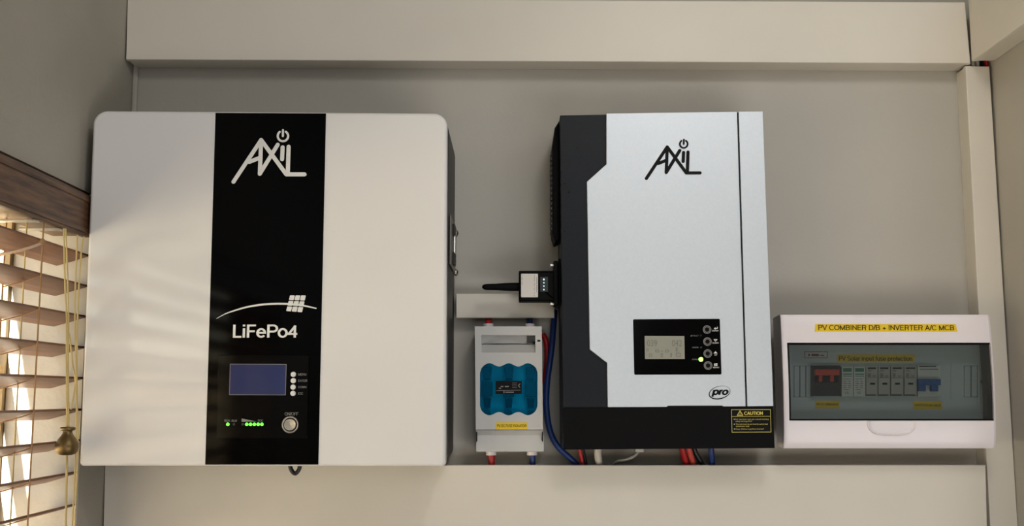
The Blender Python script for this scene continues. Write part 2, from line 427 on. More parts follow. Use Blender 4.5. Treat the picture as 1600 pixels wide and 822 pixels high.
def lettering(s, p0, p1, cap, w, m, parent, bold=0.0, shear=0.0, name='lettering', half=0.058):
    """Flat letters whose baseline runs from pixel p0 to pixel p1, capitals cap pixels tall."""
    if any(ch not in FONT for ch in s): return print_text(s, p0, p1, cap, w, m, parent, 0, shear, name)
    total = sum(FONT[ch][0] for ch in s) - 0.06
    A = at(p0[0], p0[1], w); E = at(p1[0], p1[1], w); ex = (E - A); L = ex.length; ex /= L
    up = Vector((-ex.z, 0, ex.x)); sy = cap * pxs(w); sx = L / total
    bm = B(); x = -0.03; lift = 0.0
    for ch in s:
        for ln in FONT[ch][1]:
            f = lambda v, x=x, lift=lift: A + ex * ((x + v.x + v.y * shear) * sx) + up * (v.y * sy) + Vector((0, -lift, 0))
            ribbon(bm, ln, half, f); lift = 0.00003 - lift
        x += FONT[ch][0]
    return obj(name, bm, m, parent, smooth=0)

# logo drawn from strokes: coordinates in the logo's own frame, mapped to pixels by (ox, oy, k)
def logo_lines(ox, oy, k):
    g = lambda pts: [(ox + x * k, oy + y * k) for x, y in pts]
    big = [g([(220, 658), (493, 245)]), g([(375, 462), (482, 420)]), g([(493, 245), (487, 420), (480, 580), (657, 292)]),
           g([(493, 245), (742, 585), (922, 585)]), g([(765, 312), (757, 575)]), g([(706, 318), (701, 436)])]
    arc = [(709 + 51 * math.sin(math.radians(a)), 207 - 51 * math.cos(math.radians(a))) for a in range(34, 327, 12)]
    small = [g(arc), g([(710, 150), (709, 208)])]
    return big, small

# ================================================================== SETTING
XL, XR = -0.602, 0.738
bm = B(); box(bm, -0.80, 2.6, 0.0, 0.12, 0, 2.6); struct('wall_back', bm, WALL, 'light grey painted plaster wall behind the equipment')
W0, W1 = -1.50, -0.14           # window opening along the wall
ZS, ZH = 0.92, 1.735            # its sill and head
bm = B()
for a in ((XL - 0.13, XL, -3.7, W0, 0, 2.6), (XL - 0.13, XL, W1, 0.0, 0, 2.6), (XL - 0.13, XL, W0, W1, 0, ZS), (XL - 0.13, XL, W0, W1, ZH, 2.6)):
    box(bm, *a)
struct('wall_left', bm, WALL_SHADE, 'shaded plaster wall with the blind over its window')
bm = B(); box(bm, XR, XR + 0.12, -0.28, 0, 0, 2.6); struct('wall_right', bm, WALL, 'short plaster wall beside the fuse board')
bm = B(); box(bm, 2.5, 2.62, -3.7, 0, 0, 2.6); struct('wall_side', bm, WALL)
bm = B(); box(bm, -0.80, 2.6, -3.82, -3.7, 0, 2.6); struct('wall_rear', bm, WALL)
bm = B(); box(bm, -0.80, 2.6, -3.8, 0.1, -0.1, 0.0); struct('floor', bm, FLOOR)
bm = B(); box(bm, -0.80, 2.6, -3.8, 0.1, 2.6, 2.7); struct('ceiling', bm, CEIL)
bm = B(); box(bm, -14, -0.80, -14, 10, -0.16, -0.10); struct('ground', bm, PAVE, 'sunlit pale paving outside the window')
# thin bead of filler in the inner corner
bm = B(); a = at(213, 108); tube(bm, [(XL + 0.004, -0.004, 0.9), (XL + 0.004, -0.004, 2.3)], 0.0045, 8, False)
struct('trim_1', bm, WALL, 'bead of filler down the inside corner')

# window: timber frame with glazing bars and panes in the depth of the wall
def window():
    xf0, xf1 = XL - 0.128, XL - 0.108
    bm = B()
    box(bm, xf0, xf1, W0, W0 + 0.035, ZS, ZH); box(bm, xf0, xf1, W1 - 0.012, W1, ZS, ZH)
    box(bm, xf0, xf1, W0, W1, ZS, ZS + 0.04); box(bm, xf0, xf1, W0, W1, ZH - 0.03, ZH)
    o = struct('window_1', bm, FRAMEW, 'timber window frame behind the slatted blind')
    bm = B(); box(bm, xf0 - 0.002, xf1 + 0.006, -0.70, -0.62, ZS, ZH); obj('sun_block_post', bm, FRAMEW, o)  # unseen upright, added to cut off the sun strip on the reveal
    zs = [1.13, 1.315, 1.50]
    e = [ZS + 0.04] + zs + [ZH - 0.03]
    for ya, yb in ((W0 + 0.035, -0.70), (-0.62, W1 - 0.012)):
        for z in zs:
            bm = B(); box(bm, xf0 + 0.003, xf1, ya, yb, z - 0.009, z + 0.009); obj('glazing_bar', bm, FRAMEW, o)
        for a, b in zip(e, e[1:]):
            bm = B(); box(bm, xf0 + 0.008, xf0 + 0.011, ya - 0.003, yb + 0.003, a + 0.005, b - 0.005); obj('pane', bm, GLASS, o)
    bm = B(); box(bm, XL - 0.107, XL + 0.004, W0, W1, ZS - 0.02, ZS + 0.004, 0.003); obj('sill', bm, REVEAL, o)
    bm = B(); box(bm, XL - 0.107, XL - 0.001, W1 - 0.003, W1 - 0.0002, ZS + 0.004, ZH); obj('reveal', bm, REVEAL, o)
window()

# ================================================================== TRUNKING
def trunk_poly(name, label, front, w0, w1, bev=0.002):
    """front: four pixel corners of the visible face at depth w1"""
    p = xz(front, w1); c = p[0]
    t = thing(name, label, 'trunking', (sum(q[0] for q in p) / 4, 0, min(q[1] for q in p)), None)
    bm = B(); plate(bm, inset(p if area2(p) > 0 else p[::-1], 0.0012), w0, w1 - 0.010); obj('channel', bm, PVC, t)
    bm = B(); plate(bm, p, w1 - 0.009, w1, bev, 2); obj('lid', bm, PVC, t)
    return t
trunk_poly('cable_trunking', 'wide cream plastic trunking running along the top of the wall', [(199, -4), (1508, 3), (1517, 99), (196.5, 93)], 0.0005, 0.045)
trunk_poly('cable_trunking', 'broad cream trunking along the bottom under the battery and inverter', [(163.5, 727), (1540.5, 726.5), (1545, 905), (159, 905)], 0.0005, 0.050)
trunk_poly('cable_trunking', 'upright cream trunking partly behind the fuse board', [(1508.5, 102.5), (1546.5, 103.5), (1596, 905), (1551.5, 905)], 0.0005, 0.038)
trunk_poly('cable_trunking', 'short cream trunking between battery and inverter above the isolator', [(712.5, 458.5), (866.5, 458.5), (866.5, 497), (712.5, 497)], 0.0005, 0.028)
# trunking on the side wall, running towards the viewer under the ceiling
za = at(1517.5, 96, 0.046).z; xa = at(1517.5, 96, 0.046).x
t = thing('cable_trunking', 'cream trunking fixed along the top of the short side wall', 'trunking', (XR, -0.15, za))
bm = B(); box(bm, xa + 0.010, XR - 0.001, -0.27, -0.047, za + 0.001, za + 0.1); obj('channel', bm, PVC, t)
bm = B(); box(bm, xa, xa + 0.009, -0.27, -0.0465, za - 0.0005, za + 0.1005, 0.0015); obj('lid', bm, PVC, t)

# coloured wires showing in the gap above the upright trunking
def wire(name, label, pts, r, m, group=None, n=10):
    bm = B(); tube(bm, pts, r, n); return tag(obj(name, bm, m, None, 60), label, 'cable', group)
for x, m, nm, lb in ((1520, WHC, 'white_wire', 'first white wire showing in the gap at the upper corner'), (1527, WHC, 'white_wire', 'second white wire, beside the black one in the upper corner gap'),
                     (1534, BLK, 'black_wire', 'black wire showing in the gap at the upper corner'), (1541, REDC, 'red_wire', 'red wire showing in the gap at the upper corner')):
    a = at(x, 99, 0.026); wire(nm, lb, [(a.x, a.y, a.z - 0.03), a, (a.x + 0.001, a.y - 0.001, a.z + 0.02)], 0.0030, m)

# ================================================================== BATTERY
def battery():
    wf = 0.190
    o = thing('wall_battery', 'large white wall battery with a glossy black centre stripe and screen', 'battery', (at(410, 728, 0).x, 0, at(410, 728, wf).z))
    tl, tr, br, bl = (147, 173.5), (699, 177.5), (696.5, 728.5), (125, 728)
    p = xz([tl, tr, br, bl], wf - 0.004); k = pxs(wf)
    # dark steel cabinet behind the white cover
    q = xz([(155, 190), (700.8, 190), (697, 724), (133, 724)], 0.172)
    bm = B(); plate(bm, fillet(q, 0.012, 4), 0.0005, 0.172, 0.001, 1); obj('cabinet', bm, DARKM, o)
    bm = B(); plate(bm, fillet(p, [0.0055, 0.0055, 0.019, 0.019] if area2(p) > 0 else [0.019, 0.019, 0.0055, 0.0055], 8), 0.166, wf, 0.005, 5)
    obj('front_cover', bm, WHITE, o)
    s = xz([(337, 176.5), (509.5, 177.5), (497.5, 726), (320.8, 726)], wf)
    # the stripe lies on the flat of the cover
    bm = B(); plate(bm, s, wf - 0.0002, wf + 0.0006); st = obj('centre_stripe', bm, GBLACK, o)
    w = wf + 0.0009
    big, small = logo_lines(330, 180, 1 / 6.32)
    bm = B(); strokes(bm, big, 3.25, w); strokes(bm, small, 1.75, w); obj('emblem', bm, PRINTW, o, 0)
    # arc, tapering to its left end
    arc = [(338, 498), (352, 490.5), (366, 485.5), (385, 480), (407, 476.3), (427, 474.8), (447, 474.8), (460, 475.8), (476, 478), (494.5, 482)]
    wd = [0.3, 0.8, 1.1, 1.3, 1.5, 1.5, 1.5, 1.4, 1.3, 0.9]
    pa = spline([(a, b, 0) for a, b in arc], 5); nn = len(pa)
    bm = B(); prev = None
    for i, v in enumerate(pa):
        tt = (pa[min(i + 1, nn - 1)] - pa[max(i - 1, 0)]).normalized()
        f = i / 5; i0 = min(int(f), len(wd) - 2); h = wd[i0] + (wd[i0 + 1] - wd[i0]) * (f - i0)
        cur = [bm.verts.new(at(v.x - tt.y * h * sgn, v.y + tt.x * h * sgn, w)) for sgn in (-1, 1)]
        if prev: bm.faces.new((prev[0], cur[0], cur[1], prev[1]))
        prev = cur
    obj('arc_print', bm, PRINTW, o, 0)
    bm = B()
    TL, TR, BR, BL = map(Vector, ((452.8, 461), (478.7, 461), (472.4, 488.6), (446.4, 486.6)))
    def uv(u, v): return tuple((TL * (1 - u) + TR * u) * (1 - v) + (BL * (1 - u) + BR * u) * v)
    for i in range(3):
        for j in range(3):
            g = 0.022
            c = [uv(i / 3 + g, j / 3 + g), uv((i + 1) / 3 - g, j / 3 + g), uv((i + 1) / 3 - g, (j + 1) / 3 - g), uv(i / 3 + g, (j + 1) / 3 - g)]
            plate(bm, fillet(xz(c, w), 0.0008, 2), w - 0.0002, w + 0.0002)
    obj('solar_panel_print', bm, PRINTW, o, 0)
    lettering('LiFePo4', (363.2, 527.8), (463.8, 527.6), 20.4, w, PRINTW, o, half=0.07)
    # display panel let into the stripe
    po = fillet(xz([(340.8, 554.6), (483, 555), (480.5, 685.3), (338.5, 685.3)], w), 4 * k, 4)
    bm = B(); plate(bm, po, wf, wf + 0.0022, 0.0009, 2); d = obj('display_panel', bm, SATIN, o)
    w = wf + 0.0026
    bm = B(); plate(bm, xz([(360, 569.2), (447, 569.6), (445.6, 617), (358.6, 616.6)], w), wf, w); obj('screen', bm, SCREENB, d)
    bm = B(); frame_plate(bm, xz([(359.3, 568.6), (447.7, 569), (446.3, 617.6), (357.9, 617.2)], w + 0.0002), xz([(360.2, 569.4), (446.8, 569.8), (445.4, 616.8), (358.8, 616.4)], w + 0.0002), wf, w + 0.0002); obj('screen_edge', bm, PRINTG, d)
    for i, (bx, by, nm, x1) in enumerate(((458, 585, 'MENU', 478.6), (458, 594.9, 'ENTER', 480), (457.6, 604.9, 'DOWN', 478.6), (457.5, 614.8, 'ESC', 473.8))):
        bm = B(); disc(bm, bx, by, 4.2, wf, w + 0.0016, 0.0012, 18); b = obj('button', bm, PRINTW, d); b['label'] = 'round white ' + nm.lower() + ' button'
        lettering(nm, (465.8, by + 1.9), (x1, by + 1.9), 3.6, w, PRINTG, d)
    lettering('ON/OFF', (444.8, 649.3), (466, 649.3), 5.0, w, PRINTG, d)
    lettering('RUN', (350.5, 659.2), (359.2, 659.2), 3.6, w, PRINTG, d); lettering('ALM', (361.5, 659.2), (370, 659.2), 3.6, w, PRINTG, d)
    lettering('SOC', (402.5, 659.2), (411.3, 659.2), 3.6, w, PRINTG, d)
    bm = B(); plate(bm, xz([(377.5, 654), (401, 658.8), (377.5, 659.2)], w + 0.0001), wf, w + 0.0001); obj('wedge_mark', bm, PRINTG, d, 0)
    for x, m in ((355.8, LEDG), (365, LEDOFF), (379, LEDOFF), (385.4, LEDG), (391.3, LEDG), (397.2, LEDG), (403.2, LEDG), (409, LEDG)):
        bm = B(); disc(bm, x, 663.2, 2.5 if m is LEDG else 2.0, wf, w + 0.0006, 0.0004, 14); l = obj('indicator_light', bm, m, d)
        l['label'] = 'lit green indicator' if m is LEDG else 'unlit indicator'
    c = at(453.6, 663.6, w); r = 13.3 * k
    bm = B(); lathe(bm, (c.x, -wf, c.z), [(r * 0.68, 0), (r * 0.68, 0.0046), (r * 0.64, 0.0052), (r * 0.40, 0.0050), (0.0002, 0.0048)], (0, -1, 0), 36)
    pb = obj('power_button', bm, STEEL, d, 25); pb['label'] = 'round steel on and off button'
    bm = B(); n = 40; prof = [(1.0, 0), (1.0, 0.0030), (0.95, 0.0044), (0.82, 0.0044), (0.76, 0.0034), (0.76, 0)]
    V = [[bm.verts.new((c.x + r * a * math.cos(2 * math.pi * q / n), -(wf + h), c.z + r * a * math.sin(2 * math.pi * q / n))) for q in range(n)] for a, h in prof]
    for A_, B_ in zip(V, V[1:]):
        for q in range(n): bm.faces.new((A_[q], A_[(q + 1) % n], B_[(q + 1) % n], B_[q]))
    obj('button_ring', bm, STEEL, d, 25)
    # draw handle on the cabinet's side
    xr = at(700.8, 380, 0.172).x
    z0, z1 = at(706, 432, 0.1).z, at(706, 345, 0.1).z
    bm = B()
    box(bm, xr - 0.0005, xr + 0.0022, -0.150, -0.030, z0 + 0.012, z1, 0.001)
    h = obj('handle', bm, DARKST, o)
    bm = B(); zc = (z0 + 0.018 + z1) / 2; hh = (z1 - z0 - 0.018) / 2
    tube(bm, [(xr + 0.002, -0.10, zc + hh * .75), (xr + 0.0045, -0.10, zc + hh * .7), (xr + 0.0045, -0.10, zc - hh * .7), (xr + 0.002, -0.10, zc - hh * .75)], 0.0022, 8, False); obj('bail', bm, STEEL, h)
    for zz in (zc + hh * .55, zc - hh * .75):
        bm = B(); box(bm, xr + 0.002, xr + 0.0055, -0.112, -0.075, zz - 0.009, zz + 0.009, 0.002); obj('bracket', bm, DARKM, h)
    for yy, zz in ((366, 0), (427, 0)):
        zz = at(711, yy, 0.02).z; bm = B(); lathe(bm, (xr, -0.03, zz), [(0.003, 0), (0.0055, 0.0015), (0.0055, 0.004), (0.0035, 0.006), (0.0005, 0.0065)], (1, 0, 0), 14); obj('screw', bm, STEEL, h)
    return o
battery()
a = at(461, 729, 0.10)
wire('cable_loop', 'short grey and black cable loop hanging under the battery', [at(453, 722, .10), at(454.5, 733, .10), at(461, 740, .10), at(467.5, 733, .10), at(469, 722, .10)], 0.0030, BLK)

# ================================================================== INVERTER
def inverter():
    wf = 0.115
    o = thing('inverter', 'tall black inverter with a silver front cover and small display', 'inverter', (at(1045, 703, 0).x, 0, at(1045, 702, wf).z))
    p = xz([(875, 180), (1191.5, 175), (1210.5, 700), (880.3, 702.5)], wf)
    bm = B(); plate(bm, fillet(p, 0.0012, 2), 0.0008, wf, 0.001, 2); obj('body', bm, MBLACK, o)
    ws = wf + 0.0035
    bm = B(); plate(bm, xz([(879.8, 636.8), (1208.3, 635.5), (1210.7, 700.3), (880.5, 702.8)], wf + 0.002), wf - 0.001, wf + 0.002, 0.0008, 2); obj('bottom_cover', bm, DBLACK, o)
    main = [(947.6, 177.2), (1151.6, 174.4), (1165.2, 635.0), (1131, 635.2), (1128.5, 633.8), (1044, 634.0), (1041.5, 636.0), (949.8, 636.3), (948.6, 567), (921.6, 546), (917, 284), (947.6, 256.5)]
    bm = B(); plate(bm, xz(main, ws), wf - 0.0005, ws, 0.0008, 2); obj('front_cover', bm, SILVER, o)
    bm = B(); plate(bm, xz([(1154.2, 174.4), (1192, 173.8), (1208.6, 634.6), (1167.8, 635.0)], ws), wf - 0.0005, ws, 0.0008, 2); obj('side_cover', bm, SILVER, o)
    w = ws + 0.0003
    big, small = logo_lines(1009.9 - 220 * 0.1194, 279.2 - 660 * 0.1194, 0.1194)
    bm = B(); strokes(bm, big, 2.6, w); strokes(bm, small, 1.4, w); obj('emblem', bm, PRINTK, o, 0)
    # display
    q = fillet(xz([(989.2, 499), (1124.8, 498.2), (1127.4, 585.2), (991.2, 585.6)], ws + 0.001), 1.6 * pxs(ws), 3)
    bm = B(); plate(bm, q, wf, ws + 0.001, 0.0004, 1); d = obj('display_panel', bm, SATIN, o)
    w = ws + 0.0014
    bm = B(); plate(bm, xz([(1007.2, 525), (1069.3, 525.2), (1069.9, 561), (1007.8, 561)], w), wf, w); l = obj('screen', bm, LCD, d); l['label'] = 'grey liquid crystal screen'
    for s, a, b, y in (('039', 1011, 1027, 541), ('042', 1050, 1065.5, 541)):
        lettering(s, (a, y), (b, y), 9.5, w + 0.0003, LCDSEG, d)
    bm = B()
    for x0, y0, x1, y1 in ((1010, 545, 1013.5, 548.5), (1024, 546.5, 1030, 550.5), (1033, 548, 1035.5, 549.5), (1039, 546.5, 1045, 550.5), (1056, 543, 1058.5, 549), (1014, 552.5, 1019, 557.5), (1032.5, 552, 1035.5, 558), (1047.5, 552, 1050, 558), (1056, 551.5, 1063.5, 557.5)):
        rectline(bm, x0, y0, x1, y1, 0.9, w - 0.0003, w + 0.0003)
    obj('screen_symbols', bm, LCDSEG, d, 0)
    for i, (bx, by) in enumerate(((1104.8, 515), (1105.5, 533.8), (1105.9, 552.5), (1106.4, 571.2))):
        bm = B(); disc(bm, bx, by, 4.6, wf, w + 0.0008, 0.0006, 20); b = obj('button', bm, DBLACK, d)
        for ro, ri in ((6.6, 5.3), (4.6, 3.6)):
            bm = B(); ring(bm, bx, by, ro, ri, wf, w + (0.0012 if ro < 5 else 0.0004)); obj('ring', bm, PRINTG, d)
    strokes_ = lambda lines, h: (lambda bm: (strokes(bm, lines, h, w + 0.0002), obj('symbol', bm, PRINTW, d, 0)))(B())
    strokes_([[(1116, 513.3), (1121, 513.3), (1121, 511.3)]], 0.5); strokes_([[(1116, 513.3), (1118, 512)], [(1116, 513.3), (1118, 514.6)]], 0.45)
    strokes_([[(1115.5, 530.5), (1118, 533.2), (1120.5, 530.5), (1115.5, 530.5)]], 0.45)
    bm = B(); plate(bm, xz([(1118, 548.8), (1121, 552.3), (1115, 552.3)], w + 0.0003), wf, w + 0.0003); obj('symbol', bm, PRINTW, d, 0)
    bm = B()
    for x0, y0, x1, y1 in ((1115.8, 568, 1118, 570), (1118.5, 567.6, 1121, 569.7), (1115.8, 570.5, 1118, 572.2), (1118.5, 570.3, 1121, 572)): rect(bm, x0, y0, x1, y1, w - .0002, w + 0.0003)
    obj('symbol', bm, PRINTW, d, 0)
    for s, a, b, y in (('ENTER', 1113, 1122.5, 518), ('DOWN', 1113.3, 1122.7, 537), ('UP', 1116.5, 1120.5, 555.7), ('MENU', 1114.3, 1123.5, 575.2)):
        lettering(s, (a, y), (b, y), 2.2, w + 0.0002, PRINTW, d)
    for s, a, b, y in (('FAULT', 1081.5, 1091.5, 525.6), ('CHARGE', 1081.5, 1091.5, 544), ('NORMAL', 1081, 1092, 562.8)):
        lettering(s, (a, y), (b, y), 2.2, w + 0.0002, PRINTG, d)
    bm = B(); plate(bm, xz([(1079, 525.6), (1080.3, 523.2), (1081, 525.6)], w + .0002), wf, w + 0.0002); obj('symbol', bm, PRINTG, d, 0)
    for x, y, m in ((1095.2, 524.2, LEDOFF), (1095.6, 542.8, LEDOFF), (1095.4, 561.6, LEDB)):
        bm = B(); disc(bm, x, y, 3.4 if m is LEDB else 1.5, wf, w + 0.0012, 0.0009, 14); l = obj('indicator_light', bm, m, d)
        if m is LEDB: l['label'] = 'bright green indicator light'
    # oval badge
    w = ws + 0.0003
    bm = B(); n = 40; ring_o, ring_i = [], []
    for k in range(n):
        t = 2 * math.pi * k / n; th = 1.15 + 0.75 * math.cos(t - 2.3)
        for lst, da in ((ring_o, 0), (ring_i, -th)):
            ex, ey = (17.3 + da) * math.cos(t), (10.2 + da) * math.sin(t)
            c, s = math.cos(-0.24), math.sin(-0.24)
            lst.append((1124.3 + ex * c - ey * s, 613.6 + ex * s + ey * c))
    frame_plate(bm, xz(ring_o, w), xz(ring_i, w), wf, w); bd = obj('badge', bm, PRINTK, o, 0)
    lettering('pro', (1112.8, 616.9), (1136.2, 617.0), 10.6, w + 0.0001, PRINTK, bd, 0, 0.2, half=0.105)
    # caution label
    w = wf + 0.0024
    lab = xz([(1142.2, 639.6), (1204.3, 639.4), (1205.3, 675.6), (1143.2, 676)], w)
    bm = B(); plate(bm, lab, wf, w); lb = obj('warning_label', bm, PRINTK, o, 0); lb['label'] = 'black caution label with yellow print'
    w += 0.0003
    bm = B(); strokes(bm, [[(1142.8, 640.2), (1203.8, 640), (1204.7, 675.1), (1143.8, 675.4), (1142.8, 640.2)], [(1143, 650.8), (1204, 650.5)]], 0.34, w); obj('border', bm, PRINTY, lb, 0)
    bm = B(); strokes(bm, [[(1156.2, 641.8), (1152, 649), (1160.6, 649), (1156.2, 641.8)]], 0.5, w); strokes(bm, [[(1156.2, 644.4), (1156.2, 646.3)], [(1156.2, 647.4), (1156.2, 647.6)]], 0.4, w); obj('symbol', bm, PRINTY, lb, 0)
    lettering('CAUTION', (1163, 648.4), (1192, 648.2), 5.0, w, PRINTY, lb, half=0.09)
    for s, a, b, y in (('For operation read user manual including', 1149.2, 1201, 656.2), ('safety warnings first!', 1149.4, 1175, 659.4), ('This unit must be serviced by authorized', 1149.4, 1199.5, 663.8), ('technicians only!', 1149.7, 1171, 667.1), ('Keep children away from inverter!', 1149.6, 1193.5, 671.4)):
        lettering(s, (a, y), (b, y - 0.2), 2.0, w, PRINTY, lb)
    bm = B()
    for x, y in ((1147.2, 655.3), (1147.3, 662.9), (1147.5, 670.4)): disc(bm, x, y, 0.7, w - 0.0002, w, 0, 8)
    obj('bullet_mark', bm, PRINTW, lb, 0)
    # small dark screw holes on the black flank
    for x, y, r in ((902, 232, 1.3), (882, 287, 1.3), (888.8, 300.5, 2.0), (882, 362, 1.1)):
        bm = B(); disc(bm, x, y, r, wf - 0.002, wf + 0.0004, 0, 10); obj('screw_hole', bm, PRINTK, o, 0)
    # fan guard standing out of the side
    xs = at(875, 300, wf).x
    zt, zb = at(866, 193, 0.07).z, at(866, 381, 0.07).z
    xo = at(862.4, 300, 0.08).x
    bm = B()
    out = [(xs + 0.001, zt), (xo + 0.004, zt - 0.012), (xo, zt - 0.04), (xo, zb + 0.012), (xo + 0.004, zb), (xs + 0.001, zb + 0.004)]
    plate(bm, out, 0.030, 0.092, 0.004, 2); fg = obj('fan_guard', bm, DBLACK, o)
    n = 16
    for k in range(n):
        z = zb + 0.02 + (zt - zb - 0.07) * k / (n - 1)
        bm = B(); box(bm, xo - 0.0018, xo + 0.002, -0.088, -0.034, z - 0.0022, z + 0.0022, 0.0006); obj('rib', bm, DARKM, fg)
    bm = B(); box(bm, xs - 0.0015, xs + 0.001, -0.086, -0.034, at(868, 480, .06).z, at(868, 408, .06).z, 0.0004); obj('socket_plate', bm, DBLACK, o)
    return o
inverter()

# ================================================================== PLUG-IN TRANSMITTER
def dongle():
    wf = 0.084
    o = thing('wifi_dongle', 'black plug-in transmitter with white sticker and stub antenna on the side of the inverter', 'transmitter', (at(840, 470, .06).x, -0.06, at(840, 471, .06).z))
    xs = at(874.6, 440, 0.115).x - 0.0016
    zt, zb = at(840, 422.8, wf).z, at(840, 470.2, wf).z
    x0 = at(810.6, 440, wf).x
    bm = B(); plate(bm, fillet([(x0, zb), (xs - 0.003, zb), (xs - 0.003, zt), (x0, zt)], 0.0015, 3), 0.052, wf, 0.003, 3); obj('case', bm, DBLACK, o)
    bm = B(); box(bm, xs - 0.006, xs - 0.0002, -0.090, -0.048, at(868, 478, .07).z, at(868, 410, .07).z, 0.0008); obj('flange', bm, DBLACK, o)
    for x, y in ((864, 414.6), (866.2, 475.3)):
        c = at(x, y, 0.082); bm = B(); lathe(bm, (xs - 0.0058, c.y, c.z), [(0.0022, 0), (0.0022, 0.002), (0.0032, 0.0022), (0.0032, 0.005), (0.0005, 0.0054)], (-1, 0, 0), 12); obj('screw', bm, STEEL, o)
    zc = at(800, 448.4, 0.068).z; k = pxs(0.068); xa = at(755, 448, 0.068).x
    bm = B(); r = k
    lathe(bm, (x0 + 0.001, -0.068, zc), [(6.7 * r, 0), (6.6 * r, 0.012), (6.2 * r, 0.022), (5.2 * r, 0.034), (4.9 * r, 0.048), (4.4 * r, 0.0515), (2.6 * r, 0.0545), (0.0002, 0.0555)], (-1, 0, 0), 20); obj('antenna', bm, DBLACK, o, 60)
    bm = B(); rect(bm, 814.2, 427.8, 840.6, 464.5, wf - 0.0005, wf + 0.0003, 0, 1.0); st = obj('sticker', bm, STICK, o, 0); st['label'] = 'white printed sticker'
    bm = B()
    random.seed(3)
    for x0_, ln in ((835, ((429.5, 440), (442, 447), (449, 454), (457, 459), (461, 463.2))), (838.6, ((433, 444), (445, 457))), (815.8, ((429, 431), (433, 438), (440, 445)))):
        for a, b in ln: rect(bm, x0_ - 0.3, a, x0_ + 0.35, b, wf, wf + 0.0005)
    obj('fine_print', bm, PRINTG, st, 0)
    bm = B(); rect(bm, 843.6, 432.5, 856.5, 456, wf - 0.0005, wf + 0.0004, 0.0003, 1.0); lw = obj('lamp_window', bm, GBLACK, o)
    for i, y in enumerate((436.7, 441.9, 447.2, 452.6)):
        bm = B(); disc(bm, 849.8, y, 1.5 if i == 0 else 1.15, wf, wf + 0.0008, 0, 10); obj('indicator_light', bm, LEDW, lw, 0)
    return o
dongle()

